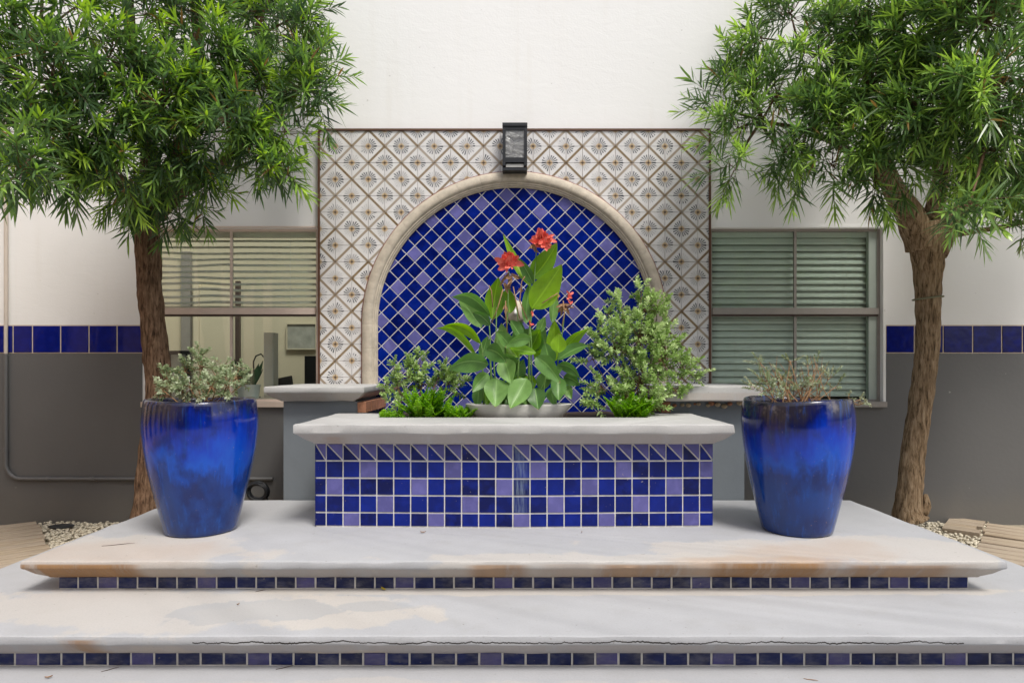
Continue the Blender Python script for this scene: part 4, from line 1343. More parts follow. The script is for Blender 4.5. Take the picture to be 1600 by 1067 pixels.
def pot(cx, cy, name, label, seed, wav):
    o = empty(name, (cx, cy, 0.381), label, 'planter')

    def wob(r, z, a, i):
        k = z / 0.86
        rr = r * (1 + 0.010 * math.sin(2 * a + seed) * k + 0.006 * math.sin(5 * a + 2 * seed) + 0.006 * noise.noise(Vector((math.cos(a) * 2, math.sin(a) * 2, z * 3 + seed))))
        return rr, z + (wav * math.sin(2 * a + seed * 1.7) * max(0, (k - 0.85) / 0.15) if k > 0.85 else 0)
    MB().lathe(POT, (cx, cy, 0.381), 72, wob).build('pot_body', M['pot'], o, smooth=True, sharp=50)
    b = MB()
    vs = [(cx, cy, 0.381 + 0.79)]
    for ring in (0.1, 0.2, 0.29):
        for k in range(24):
            a = 2 * math.pi * k / 24
            vs.append((cx + ring * math.cos(a), cy + ring * math.sin(a), 0.381 + 0.785 + 0.015 * noise.noise(Vector((ring * 9 * math.cos(a), ring * 9 * math.sin(a), seed)))))
    fs = [(0, 1 + k, 1 + (k + 1) % 24) for k in range(24)]
    for q in range(2):
        fs += [(1 + q * 24 + k, 1 + (q + 1) * 24 + k, 1 + (q + 1) * 24 + (k + 1) % 24, 1 + q * 24 + (k + 1) % 24) for k in range(24)]
    b.add(vs, fs).build('potting_soil', M['soil'], o, smooth=True)
    return o


PLX, PLY = -2.045, 4.19
PRX, PRY = 1.85, 4.19
pot(PLX, PLY, 'glazed_pot', 'tall glossy blue pot at the left end of the upper step', 0.6, 0.006)
pot(PRX, PRY, 'glazed_pot', 'tall glossy blue pot at the right end of the upper step', 2.1, 0.011)

# ================================================================== LEAF MASSES
def np_mesh(name, V, quads, tris, m, parent, tint=None, origin=None):
    me = bpy.data.meshes.new(name)
    off = np.array(wloc(parent) if parent else (origin or (0, 0, 0)), dtype=np.float64)
    V = np.asarray(V) - off
    me.vertices.add(len(V))
    me.vertices.foreach_set('co', V.astype(np.float32).ravel())
    nl = quads.size + tris.size
    me.loops.add(nl)
    me.loops.foreach_set('vertex_index', np.concatenate([quads.ravel(), tris.ravel()]).astype(np.int32))
    nq, nt = len(quads), len(tris)
    me.polygons.add(nq + nt)
    st = np.concatenate([np.arange(nq) * 4, nq * 4 + np.arange(nt) * 3]).astype(np.int32)
    me.polygons.foreach_set('loop_start', st)
    me.polygons.foreach_set('use_smooth', np.ones(nq + nt, dtype=bool))
    me.materials.append(m)
    if tint is not None:
        at = me.attributes.new('tint', 'FLOAT', 'POINT')
        at.data.foreach_set('value', np.asarray(tint, dtype=np.float32))
    me.update(calc_edges=True)
    me.validate()
    o = bpy.data.objects.new(name, me)
    C.objects.link(o)
    if parent:
        o.parent = parent
    return o


def unit(a):
    return a / np.maximum(np.linalg.norm(a, axis=-1, keepdims=True), 1e-9)


def leaf_cloud(name, base, dirs, L, W, droop, tint, m, parent, shape=((0, .25), (.28, 1), (.68, .78), (1, 0))):
    n = len(base)
    dirs = unit(dirs)
    up = np.tile(np.array([0, 0, 1.0]), (n, 1)) + rng.normal(0, .45, (n, 3))
    side = unit(np.cross(dirs, up))
    cols = []
    for (t, w) in shape:
        c = base + dirs * (L * t)[:, None]
        c[:, 2] -= droop * L * t * t
        if w > 0:
            cols.append(c - side * (W * w * .5)[:, None])
            cols.append(c + side * (W * w * .5)[:, None])
        else:
            cols.append(c)
    V = np.stack(cols, 1)
    k = V.shape[1]
    idx = (np.arange(n) * k)[:, None]
    q = np.concatenate([idx + np.array([[0, 1, 3, 2]]), idx + np.array([[2, 3, 5, 4]])], 0)
    t3 = idx + np.array([[4, 5, 6]])
    return np_mesh(name, V.reshape(-1, 3), q, t3, m, parent, np.repeat(tint, k))


def shoots(bases, dirs, lens, per, leafL, leafW, a0=72, a1=24, droop=.12, young=.25, start=.12, dead=0.0):
    """leaves spiralling up every shoot -> arrays for leaf_cloud"""
    B, D, LL, WW, DR, TT = [], [], [], [], [], []
    dirs = unit(np.asarray(dirs, float))
    for b, d, ln in zip(np.asarray(bases, float), dirs, lens):
        ref = unit(np.cross(d, rng.normal(0, 1, 3)))
        bi = np.cross(d, ref)
        n = max(4, int(per * ln))
        t = start + (1 - start) * (np.arange(n) + rng.uniform(0, .6, n)) / n
        ph = np.arange(n) * 2.39996 + rng.uniform(0, 6)
        al = np.radians(a0 + (a1 - a0) * t + rng.normal(0, 9, n))
        rad = ref[None] * np.cos(ph)[:, None] + bi[None] * np.sin(ph)[:, None]
        curve = b[None] + d[None] * (ln * t)[:, None]
        curve[:, 2] -= 0.10 * ln * t * t
        B.append(curve)
        D.append(d[None] * np.cos(al)[:, None] + rad * np.sin(al)[:, None])
        sc = rng.uniform(.75, 1.1, n) * (1 - .35 * t ** 3)
        LL.append(leafL * sc * rng.uniform(.72, 1.2))
        WW.append(leafW * rng.uniform(.8, 1.15, n))
        DR.append(np.full(n, droop) + rng.uniform(-.05, .1, n))
        base_t = rng.uniform(.08, .70)
        TT.append(np.clip(base_t + rng.normal(0, .10, n) + (young * t ** 2 if rng.uniform() < .7 else 0), 0.03, 1) * (rng.uniform(0, 1, n) > dead))
    return (np.concatenate(B), np.concatenate(D), np.concatenate(LL), np.concatenate(WW), np.concatenate(DR), np.concatenate(TT))


def trunk_mesh(mb, pts, rad, n=26, seed=0, rough=1.0):
    """bark-ridged trunk"""
    P3 = [Vector(p) for p in pts]
    dense, rr = [], []
    for i in range(len(P3) - 1):
        p0, p1, p2, p3 = P3[max(i - 1, 0)], P3[i], P3[i + 1], P3[min(i + 2, len(P3) - 1)]
        k = max(2, int((p2 - p1).length / 0.025))
        for s in range(k):
            t = s / k
            dense.append(0.5 * ((2 * p1) + (p2 - p0) * t + (2 * p0 - 5 * p1 + 4 * p2 - p3) * t * t + (3 * p1 - p0 - 3 * p2 + p3) * t ** 3))
            rr.append(rad[i] + (rad[i + 1] - rad[i]) * t)
    dense.append(P3[-1])
    rr.append(rad[-1])
    k0 = len(mb.v)
    mb.tube(dense, rr, n)
    for i in range(len(dense)):
        c = dense[i]
        for k in range(n):
            v = Vector(mb.v[k0 + i * n + k])
            d = v - c
            a = 2 * math.pi * k / n
            rd = noise.noise(Vector((math.cos(a) * 5.0 + seed, math.sin(a) * 5.0, c.z * 5))) * 0.07
            rd += abs(noise.noise(Vector((math.cos(a) * 9 + seed, math.sin(a) * 9, c.z * 7.5)))) * 0.10
            rd += noise.noise(Vector((math.cos(a) * 1.5, math.sin(a) * 1.5 + seed, c.z * 9))) * 0.06
            mb.v[k0 + i * n + k] = tuple(c + d * (1 + rd * rough * 1.35))
    return mb


def make_tree(name, label, loc, trunk, limbs, blobs, bark, leafmat, leafL, leafW, per, dens, seed, young, lens=(.14, .30)):
    t = empty(name, loc, label, 'tree')
    tb = MB()
    for i, (pts, rad) in enumerate(trunk):
        trunk_mesh(tb, pts, rad, 26 if i == 0 else 16, seed + i * 3.3)
    tb.build('trunk', bark, t, smooth=True)
    br = MB()
    tips = [Vector(l) for l in limbs]
    SB, SD, SL = [], [], []
    for (px, py, D, rp, *k) in blobs:
        c = P(px, py, D)
        r = rp * D / 1000
        root = min(tips, key=lambda q: (q - c).length)
        mid = (root + c) / 2 + Vector((rnd.uniform(-.06, .06), rnd.uniform(-.06, .06), -0.08 * (c - root).length + 0.03))
        pts = []
        for s in range(7):
            u = s / 6
            pts.append(root * (1 - u) ** 2 + mid * 2 * u * (1 - u) + c * u * u)
        rt = 0.010 + 0.010 * min(1.2, (c - root).length)
        br.tube(pts, [rt + (0.005 - rt) * s / 6 for s in range(7)], 6)
        dn = (k[0] if k else 1.0) * dens
        n = int(dn * (rp / 50) ** 2) + 3
        out = (c - root).normalized()
        for _ in range(n):
            o = Vector((rnd.gauss(0, 1), rnd.gauss(0, .8), rnd.gauss(0, 1)))
            o = o.normalized() * (rnd.random() ** 0.5) * r * 0.48
            d = (o.normalized() * 0.9 + out * 0.55 + Vector((0, -0.12, 0.15)) + Vector((rnd.gauss(0, .3), rnd.gauss(0, .3), rnd.gauss(0, .3)))).normalized()
            ln = rnd.uniform(*lens)
            st = c + o
            if st.y + d.y * ln > 5.9:
                d.y = -abs(d.y)
                st.y = min(st.y, 5.85)
            SB.append(st)
            SD.append(d)
            SL.append(ln)
            br.tube([c + (st - c) * 0.1 + Vector((0, 0, -.01)), c + (st - c) * 0.6 + Vector((0, 0, -.012)), st], [0.0042, 0.0034, 0.0028], 3, False)
            br.tube([st, st + d * ln * .5 + Vector((0, 0, -.025 * ln)), st + d * ln + Vector((0, 0, -.1 * ln))], [0.0028, 0.0022, 0.0012], 3, False)
    br.build('branches', M['twig'], t, smooth=True)
    arr = shoots(SB, SD, SL, per, leafL, leafW, young=young, dead=.012)
    cr = leaf_cloud('crown', arr[0], arr[1], arr[2], arr[3], arr[4], arr[5], leafmat, t)
    return t


# left tree
DL = 5.5
tl = [P(234, 812, DL), P(233, 770, DL), P(240, 690, DL), P(247, 600, DL), P(240, 520, DL), P(233, 430, DL), P(230, 360, DL), P(233, 320, DL)]
trl = [(tl, [.145, .110, .100, .096, .095, .094, .098, .105]),
       ([P(230, 335, DL), P(200, 300, DL - .1), P(150, 262, DL - .25), P(90, 225, DL - .45)], [.10, .075, .055, .035]),
       ([P(238, 335, DL), P(262, 280, DL - .1), P(290, 210, DL - .15), P(310, 100, DL - .1), P(300, -40, DL - .1)], [.11, .075, .065, .05, .03]),
       ([P(236, 335, DL), P(236, 270, DL - .25), P(225, 180, DL - .45), P(205, 60, DL - .5), P(200, -60, DL - .5)], [.10, .07, .055, .04, .025]),
       ([P(243, 330, DL), P(300, 285, DL), P(370, 235, DL - .1), P(430, 180, DL - .1)], [.09, .055, .04, .022])]
limbL = [P(150, 262, 5.25), P(90, 225, 5.05), P(262, 280, 5.4), P(290, 210, 5.35), P(310, 100, 5.4), P(236, 270, 5.25), P(225, 180, 5.05), P(205, 60, 5.0),
         P(300, 285, 5.5), P(370, 235, 5.4), P(430, 180, 5.4), P(300, -40, 5.4), P(200, -60, 5.0), P(120, 130, 4.7), P(60, 60, 4.6), P(400, 60, 5.4)]
blL = [(455, 55, 5.3, 58), (410, 15, 5.5, 75), (470, 135, 5.1, 46), (490, 110, 5.1, 28), (445, 205, 5.0, 42), (400, 245, 4.95, 42), (435, 255, 4.9, 26), (330, 100, 5.0, 85),
       (355, 185, 4.85, 75), (250, 150, 4.7, 95), (275, 235, 4.9, 70), (150, 190, 4.5, 85), (170, 90, 4.5, 80, .7), (80, 125, 4.25, 80, .8), (40, 205, 4.1, 60),
       (32, 265, 3.8, 30, 1.3), (105, 245, 4.5, 50), (20, 40, 4.3, 70, .6), (120, 10, 4.5, 80, .45), (230, 25, 4.9, 70, .5), (310, 15, 5.1, 70, .8), (235, 300, 5.2, 48),
       (305, 300, 5.15, 40), (190, 285, 5.2, 45), (345, 275, 5.0, 40), (280, 325, 5.25, 26), (-60, 110, 4.1, 80, .7), (-50, 230, 4.0, 50), (180, 265, 4.6, 45), (400, 130, 5.1, 65),
       (60, -70, 4.5, 90, .3), (200, -90, 4.8, 100, .3), (350, -80, 5.3, 90, .4), (450, -50, 5.4, 60, .5), (-150, 180, 4.4, 90, .7), (-160, 20, 4.4, 100, .6), (500, 160, 5.15, 20), (475, 20, 5.35, 35), (450, 270, 4.95, 18)]  # blobs far left of the frame are added to shade the wall
make_tree('podocarpus_tree', 'dense dark green narrow-leaved tree behind the left blue pot', tl[0], trl, limbL, blL, M['bark_a'], M['pod_a'], 0.185, 0.0170, 92, 20, 1.7, 0.5)

# right tree
DR_ = 5.35
tr = [P(1421, 812, DR_), P(1419, 790, DR_), P(1428, 700, DR_), P(1443, 600, DR_), P(1450, 530, DR_), P(1450, 460, DR_), P(1449, 410, DR_), P(1446, 375, DR_), P(1442, 350, DR_)]
trr = [(tr, [.135, .098, .086, .084, .084, .094, .110, .132, .12]),
       ([P(1440, 385, DR_), P(1422, 335, DR_ - .05), P(1398, 300, DR_ - .1), P(1375, 240, DR_ - .2), P(1360, 150, DR_ - .3), P(1350, 30, DR_ - .3)], [.12, .10, .085, .065, .045, .03]),
       ([P(1458, 392, DR_), P(1485, 350, DR_), P(1530, 300, DR_ - .05), P(1580, 260, DR_ - .1), P(1650, 200, DR_ - .1)], [.115, .09, .065, .05, .03]),
       ([P(1478, 368, DR_), P(1520, 362, DR_ - .02), P(1570, 354, DR_ - .05), P(1640, 340, DR_ - .1)], [.035, .022, .018, .013]),
       ([P(1455, 350, DR_), P(1470, 280, DR_ - .2), P(1480, 180, DR_ - .4), P(1490, 40, DR_ - .5)], [.08, .06, .045, .03]),
       ([P(1395, 300, DR_ - .1), P(1330, 240, DR_ - .1), P(1260, 205, DR_ - .1), P(1190, 190, DR_ - .1)], [.045, .03, .02, .008]),
       ([P(1440, 800, DR_ - .02), P(1447, 790, DR_ - .03), P(1446, 772, DR_ - .03)], [.05, .038, .014])]
limbR = [P(1398, 300, 5.25), P(1375, 240, 5.15), P(1360, 150, 5.05), P(1350, 30, 5.05), P(1530, 300, 5.3), P(1580, 260, 5.25), P(1470, 280, 5.15), P(1480, 180, 4.95),
         P(1490, 40, 4.85), P(1330, 240, 5.25), P(1260, 205, 5.25), P(1190, 190, 5.25), P(1570, 354, 5.3), P(1250, 80, 5.2), P(1560, 120, 4.5)]
blR = [(1125, 170, 5.25, 28), (1160, 115, 5.25, 36), (1155, 200, 5.2, 34), (1150, 262, 5.15, 24), (1190, 60, 5.25, 34), (1235, 20, 5.25, 48), (1215, 145, 5.15, 48), (1225, 235, 5.05, 44),
       (1280, 85, 5.05, 62), (1290, 185, 4.95, 62), (1300, 255, 4.95, 38), (1350, 25, 4.95, 75), (1365, 130, 4.75, 75), (1385, 225, 4.7, 62), (1370, 280, 4.7, 30), (1440, 60, 4.65, 85),
       (1450, 180, 4.45, 80), (1470, 270, 4.6, 52), (1540, 30, 4.3, 85), (1540, 140, 4.2, 80), (1560, 230, 4.3, 60), (1515, 318, 4.0, 22, 1.6), (1570, 310, 5.0, 40), (1590, 345, 5.05, 34),
       (1650, 90, 4.3, 80), (1650, 240, 4.4, 80), (1250, -70, 5.3, 80, .35), (1400, -80, 5.0, 100, .8), (1560, -80, 4.5, 100, .5), (1730, 150, 4.4, 110, .7), (1730, 300, 4.6, 80, .7), (1700, 60, 5.0, 90), (1780, -60, 4.7, 110), (1640, -20, 5.2, 80), (1820, 110, 5.0, 100), (1480, -150, 4.8, 100, .8), (1640, 340, 5.1, 40), (1180, 160, 5.2, 30), (1250, 280, 5.05, 22)]  # blobs right of the frame are added to shade the right wall
make_tree('podocarpus_tree', 'airy light green tree with forked tan trunk behind the right blue pot', tr[0], trr, limbR, blR, M['bark_b'], M['pod_b'], 0.180, 0.0150, 90, 23, 8.2, 0.55, (.15, .36))
tie = MB()
tc = P(1450, 466, DR_)
tie.tube([(tc.x + .108 * math.cos(a / 12 * math.pi), DR_ + .108 * math.sin(a / 12 * math.pi), tc.z + 0.012 * math.cos(a / 12 * math.pi)) for a in range(25)], 0.008, 6)
tag(tie.build('trunk_tie', M['tie'], None, True, origin=tc), 'grey-green tie around the right tree trunk', 'tie')

# ================================================================== CANNA IN ITS BOWL
bc = (0.035, 4.86)
bo = empty('oval_bowl', (bc[0], bc[1], 1.045), 'shallow oval pale bowl holding the red-flowered plant', 'bowl')
prof = [(0.10, 0.0), (0.30, 0.0), (0.335, 0.02), (0.372, 0.07), (0.398, 0.108), (0.404, 0.118), (0.398, 0.124), (0.380, 0.118), (0.365, 0.10), (0.35, 0.09)]
bm_ = MB().lathe(prof, (0, 0, 0), 48)
bm_.v = [(bc[0] + x, bc[1] + y * 0.42, 1.046 + z) for x, y, z in bm_.v]
bm_.build('bowl_body', M['bowl'], bo, smooth=True, sharp=50)
sm = MB().lathe([(0.36, 0.0), (0.2, 0.012), (0.05, 0.016)], (0, 0, 0), 32)
sm.v = [(bc[0] + x, bc[1] + y * 0.42, 1.138 + z + 0.006 * noise.noise(Vector((x * 20, y * 20, 0)))) for x, y, z in sm.v]
sm.build('potting_soil', M['soil'], bo, smooth=True)
pb = MB()
for i in range(150):
    a = rnd.uniform(0, 6.28)
    q = rnd.uniform(.55, .98) ** .5
    x, y = bc[0] + .355 * q * math.cos(a), bc[1] + .15 * q * math.sin(a)
    r1 = rnd.uniform(.009, .018)
    pb.add([(x + vx * r1 * 1.2, y + vy * r1, 1.15 + vz * r1 * .6) for vx, vy, vz in ico], icf)
tag(pb.build('bowl_pebbles', M['pebble'], bo, smooth=True), kind='stuff')

can = empty('canna_plant', (bc[0], bc[1], 1.15), 'leafy plant with coral red flowers growing in the oval bowl', 'flowering plant')


def broad_leaf(base, tip, width, D0, D1, sag, roll, m, parent, curl=0.25, nU=14):
    a, b_ = P(base[0], base[1], D0), P(tip[0], tip[1], D1)
    L = (b_ - a).length
    ax = (b_ - a).normalized()
    view = ((a + b_) / 2 - Vector((0, 0, CAMZ))).normalized()
    side = ax.cross(view).normalized()
    nrm = side.cross(ax).normalized()
    Rm = Matrix.Rotation(R(roll), 3, ax)
    side, nrm = Rm @ side, Rm @ nrm
    W = width * (D0 + D1) / 2000
    mb = MB()
    nV = 6
    uvs = []
    ph = rnd.uniform(0, 6)
    for i in range(nU + 1):
        t = i / nU
        w = max(0.02, (math.sin(math.pi * min(1, t ** 0.80)) ** 0.85 if 0 < t < 1 else 0.0)) * W * 0.5
        c = a + (b_ - a) * t + Vector((0, 0, sag * L * 4 * t * (1 - t))) + nrm * (-curl * L * 0.3 * (2 * t - 1) ** 2 + curl * L * .15)
        for j in range(nV + 1):
            s = 2 * j / nV - 1
            wv = 0.045 * W * math.sin(9 * t + ph + (2 if s > 0 else 0)) * abs(s) ** 1.5
            v = c + side * (w * s) + nrm * (-0.42 * w * abs(s) + wv)
            mb.v.append(tuple(v))
            uvs.append((j / nV, t))
    for i in range(nU):
        for j in range(nV):
            q = i * (nV + 1) + j
            mb.f.append((q, q + 1, q + nV + 2, q + nV + 1))
    o = mb.build('leaf', m, parent, smooth=True)
    lay = o.data.uv_layers.new(name='UVMap')
    for l in o.data.loops:
        lay.data[l.index].uv = uvs[l.vertex_index]
    return o


G, Y = M['canna'], M['canna_bright']
CL = [  # base px, tip px, width px, depth base, depth tip, sag, roll, material
    ((830, 482), (877, 413), 40, 4.84, 4.78, -.04, 12, Y), ((831, 436), (871, 380), 30, 4.88, 4.84, -.05, -10, Y), ((829, 450), (785, 367), 15, 4.86, 4.9, -.02, 25, Y),
    ((834, 444), (811, 403), 16, 4.84, 4.82, 0, -20, G), ((821, 506), (828, 440), 19, 4.86, 4.88, 0, 20, G), ((768, 500), (778, 434), 30, 4.92, 4.95, 0, 15, Y),
    ((766, 492), (705, 463), 22, 4.84, 4.72, .16, -35, G), ((752, 512), (716, 464), 24, 4.86, 4.80, .05, 20, G), ((797, 490), (792, 449), 21, 4.95, 4.97, 0, 10, Y),
    ((766, 508), (738, 488), 17, 4.78, 4.72, .10, -20, G), ((744, 554), (680, 512), 11, 4.80, 4.66, .16, -25, Y), ((752, 536), (692, 509), 17, 4.82, 4.70, .16, -35, Y),
    ((762, 568), (698, 577), 31, 4.76, 4.62, .10, -28, G), ((776, 592), (774, 637), 35, 4.78, 4.66, .02, 0, G), ((823, 592), (797, 640), 33, 4.78, 4.65, .03, 8, G),
    ((836, 607), (841, 641), 28, 4.76, 4.66, .03, 0, G), ((872, 590), (873, 627), 23, 4.78, 4.68, .02, -8, G), ((839, 558), (876, 599), 27, 4.78, 4.64, .08, 14, G),
    ((872, 570), (908, 592), 17, 4.82, 4.74, .15, 30, G), ((762, 546), (792, 567), 27, 4.74, 4.60, .10, 20, G), ((829, 529), (788, 542), 20, 4.74, 4.60, .08, -30, G),
    ((837, 552), (794, 545), 15, 4.80, 4.70, .03, 30, Y), ((788, 562), (799, 600), 29, 4.82, 4.72, .03, 12, G), ((762, 584), (737, 613), 21, 4.84, 4.74, .06, -14, G),
    ((748, 606), (746, 637), 17, 4.90, 4.86, .02, 10, G), ((872, 562), (918, 513), 18, 4.86, 4.80, .08, 25, Y), ((874, 562), (906, 528), 14, 4.90, 4.88, .05, 40, G),
    ((872, 563), (921, 541), 19, 4.82, 4.76, .12, -30, G), ((872, 551), (873, 521), 23, 4.76, 4.74, 0, 5, Y), ((860, 572), (851, 535), 22, 4.84, 4.84, .02, 10, G),
    ((862, 505), (869, 456), 14, 4.92, 4.94, 0, 20, G), ((866, 565), (866, 500), 24, 4.94, 4.96, 0, 10, Y), ((881, 588), (907, 602), 20, 4.90, 4.84, .08, 20, G),
    ((884, 603), (893, 624), 14, 4.90, 4.86, .06, 10, G), ((860, 606), (866, 633), 19, 4.80, 4.76, .02, -10, G), ((808, 560), (812, 500), 26, 4.98, 5.0, 0, 25, G),
    ((790, 560), (784, 505), 26, 4.98, 5.0, 0, -20, G), ((838, 560), (846, 500), 24, 4.98, 5.0, 0, 15, G), ((800, 600), (818, 560), 24, 4.95, 4.95, 0, 35, G),
    ((845, 610), (858, 575), 22, 4.95, 4.95, 0, -25, G), ((812, 625), (822, 585), 24, 4.95, 4.95, 0, 10, G), ((760, 625), (768, 585), 20, 4.95, 4.95, 0, 10, G),
    ((815, 528), (797, 500), 18, 4.82, 4.78, .04, 30, G), ((842, 520), (852, 495), 14, 4.84, 4.82, .02, -20, G), ((800, 545), (776, 518), 20, 4.86, 4.82, .06, 20, G),
    ((852, 590), (880, 575), 18, 4.86, 4.80, .06, -10, G), ((810, 610), (785, 600), 20, 4.92, 4.88, .05, 10, G), ((752, 560), (762, 525), 16, 4.92, 4.94, 0, 10, G),
]
for i in range(16):                                  # leaves that fill the clump's middle
    bx_, by_ = rnd.uniform(762, 872), rnd.uniform(540, 615)
    an_ = rnd.uniform(-2.4, -0.7) if by_ < 585 else rnd.uniform(0.5, 2.6)
    ln_ = rnd.uniform(34, 50)
    CL.append(((bx_, by_), (bx_ + ln_ * math.cos(an_), min(640, by_ + ln_ * math.sin(an_) * .8)), rnd.uniform(16, 26), rnd.uniform(4.86, 4.98), rnd.uniform(4.80, 4.98), .05, rnd.uniform(-35, 35), G if rnd.random() < .75 else Y))
for c in CL:
    broad_leaf(c[0], c[1], c[2] * 1.1, *c[3:7], c[7], can)
for (bx, by, mx, my, tx, ty, D, r) in [(786, 636, 790, 540, 795, 424, 4.88, .0085), (826, 638, 827, 520, 838, 392, 4.86, .0095), (868, 636, 872, 560, 884, 474, 4.88, .007),
                                       (770, 634, 766, 560, 764, 500, 4.84, .008), (756, 634, 754, 570, 752, 535, 4.86, .007), (806, 636, 812, 540, 806, 470, 4.92, .007),
                                       (832, 636, 830, 560, 829, 515, 4.80, .006), (776, 636, 772, 570, 776, 480, 4.86, .007), (846, 636, 852, 590, 850, 560, 4.85, .006)]:
    MB().tube([P(bx, by, bc[1]), P((bx + mx) / 2, (by + my) / 2 + 2, (D + bc[1]) / 2), P(mx, my, D), P((tx + mx) / 2 + 1, (ty + my) / 2, D), P(tx, ty, D)], [r * 1.15, r, r * .9, r * .7, r * .5], 7).build('stem', M['stalk'], can, smooth=True)


def petal(c, d, L, W, m, parent, curl, nm='petal'):
    d = Vector(d).normalized()
    s = d.cross(Vector((rnd.gauss(0, .4), -1, rnd.gauss(0, .4)))).normalized()
    n_ = s.cross(d)
    mb = MB()
    for i in range(6):
        t = i / 5
        w = W * (0.25 + 0.75 * math.sin(math.pi * min(.93, t * .78 + .12)))* (0.5 if t == 1 else 1)
        cc_ = Vector(c) + d * L * t + n_ * curl * L * t * t
        for j in range(4):
            u = 2 * j / 3 - 1
            mb.v.append(tuple(cc_ + s * w * u * .5 + n_ * (w * .22 * u * u + 0.08 * W * math.sin(7 * t + 5 * u))))
    for i in range(5):
        for j in range(3):
            q = i * 4 + j
            mb.f.append((q, q + 1, q + 5, q + 4))
    return mb.build(nm, m, parent, smooth=True)


def flower(px, py, D, n, rpx):
    c = P(px, py, D)
    r = rpx * D / 1000
    core = MB().lathe([(0.002, -r * .5), (0.008, -r * .2), (0.008, 0.0), (0.002, r * .2)], c, 8).build('flower', M['petal'], can, smooth=True)
    for i in range(n):
        a = 2.4 * i
        el_ = rnd.uniform(-.9, 1.5)
        d = Vector((math.cos(a), -0.7 * abs(math.sin(a)) + rnd.uniform(-.2, .4), el_ + .15))
        p = c + Vector((rnd.uniform(-.3, .3), rnd.uniform(-.25, .1), rnd.uniform(-.3, .3))) * r
        petal(p, d, r * rnd.uniform(.6, 1.1), r * rnd.uniform(.3, .55), M['petal'], core, rnd.uniform(-.45, .45))


flower(795, 411, 4.82, 34, 19)
flower(846, 379, 4.82, 34, 19)
flower(889, 463, 4.84, 5, 10)
flower(891, 474, 4.84, 2, 7)
flower(829, 507, 4.72, 4, 7)
flower(832, 492, 4.76, 3, 6)
# spent blossoms and dry seed stalks
for (px, py, D, n, rp) in [(796, 432, 4.85, 11, 15), (793, 446, 4.85, 6, 12), (832, 384, 4.84, 6, 11), (880, 478, 4.84, 9, 13), (790, 480, 4.82, 4, 9), (872, 462, 4.84, 4, 7), (813, 452, 4.86, 5, 8)]:
    c = P(px, py, D)
    r = rp * D / 1000
    for i in range(n):
        d = Vector((rnd.gauss(0, .5), rnd.gauss(-.3, .4), rnd.gauss(-.8, .4)))
        petal(c + Vector((rnd.uniform(-.4, .4), 0, rnd.uniform(-.2, .4))) * r, d, r * rnd.uniform(.7, 1.3), r * rnd.uniform(.2, .4), M['dry'], can, rnd.uniform(-.8, .8), 'dry_bloom')
for pts in [[(768, 505), (778, 480), (786, 452)], [(812, 498), (806, 470), (802, 448)], [(824, 500), (812, 470), (815, 440), (820, 432)], [(847, 474), (862, 464), (872, 458)],
            [(878, 510), (882, 490), (880, 470)], [(770, 480), (768, 455), (764, 446)], [(793, 520), (790, 490), (790, 470)]]:
    tb = MB().tube([P(x, y, 4.80) for x, y in pts], 0.0042, 6)
    tb.build('dry_stalk', M['dry'], can, smooth=True)

# ================================================================== SHRUBS, FERNS, HERBS
def shrub(name, label, cat, base, blobs, leafL, leafW, per, dens, m, twig, lens, seed_d=.35, droop=.05, stems=6, a0=62, a1=28, young=.25, stem_r=.006):
    o = empty(name, base, label, cat)
    br = MB()
    SB, SD, SL = [], [], []
    b0 = Vector(base)
    for (px, py, D, rp, *k) in blobs:
        c = P(px, py, D)
        r = rp * D / 1000
        root = b0 + Vector((rnd.uniform(-.06, .06), rnd.uniform(-.05, .05), 0))
        mid = root * .45 + c * .55 + Vector((rnd.uniform(-.03, .03), 0, -.02))
        br.tube([root, (root + mid) / 2, mid, c], [stem_r, stem_r * .8, stem_r * .65, stem_r * .4], 5)
        for _ in range(int(dens * (k[0] if k else 1) * (rp / 30) ** 2) + 3):
            o_ = Vector((rnd.gauss(0, 1), rnd.gauss(0, .8), rnd.gauss(0, 1))).normalized() * rnd.random() ** .5 * r * .75
            st = c + o_
            d = (o_.normalized() * .8 + (c - root).normalized() * .4 + Vector((0, 0, .45)) + Vector((rnd.gauss(0, .3), rnd.gauss(0, .3), rnd.gauss(0, .3)))).normalized()
            ln = rnd.uniform(*lens)
            if st.y > 5.86:
                st.y = 5.86
            if st.y + d.y * (ln + leafL) > 5.86:
                d.y = -abs(d.y)
            SB.append(st)
            SD.append(d)
            SL.append(ln)
            br.tube([c, (c + st) / 2, st, st + d * ln], [.0028, .0024, .0019, .0009], 3, False)
    br.build('stems', twig, o, smooth=True)
    arr = shoots(SB, SD, SL, per, leafL, leafW, a0, a1, droop, young)
    leaf_cloud('foliage', *arr, m, o, shape=((0, .3), (.35, 1), (.75, .8), (1, 0)))
    return o


shrub('grey_shrub', 'large grey-green shrub right of the red flowers in the planter', 'shrub', (1.0, 5.05, 1.04),
      [(1000, 530, 5.05, 50), (960, 545, 5.0, 38), (1035, 565, 5.0, 38), (1000, 600, 4.95, 42), (940, 605, 4.92, 22), (1005, 485, 5.1, 30), (1028, 478, 5.15, 18, .8), (935, 520, 5.0, 20),
       (1065, 575, 5.0, 22), (1080, 585, 4.98, 10), (930, 630, 4.86, 16), (1030, 520, 5.1, 28), (965, 500, 5.1, 16, .6), (970, 470, 5.1, 9, .7), (1003, 455, 5.15, 9, .6), (950, 490, 5.1, 9, .7),
       (1050, 605, 4.95, 22), (980, 625, 4.88, 25), (925, 560, 5.0, 14), (1040, 545, 5.05, 24), (1015, 635, 4.88, 16)],
      0.040, 0.0165, 190, 26, M['shrub'], M['twig'], (.06, .17), young=.4, a0=78, a1=34)
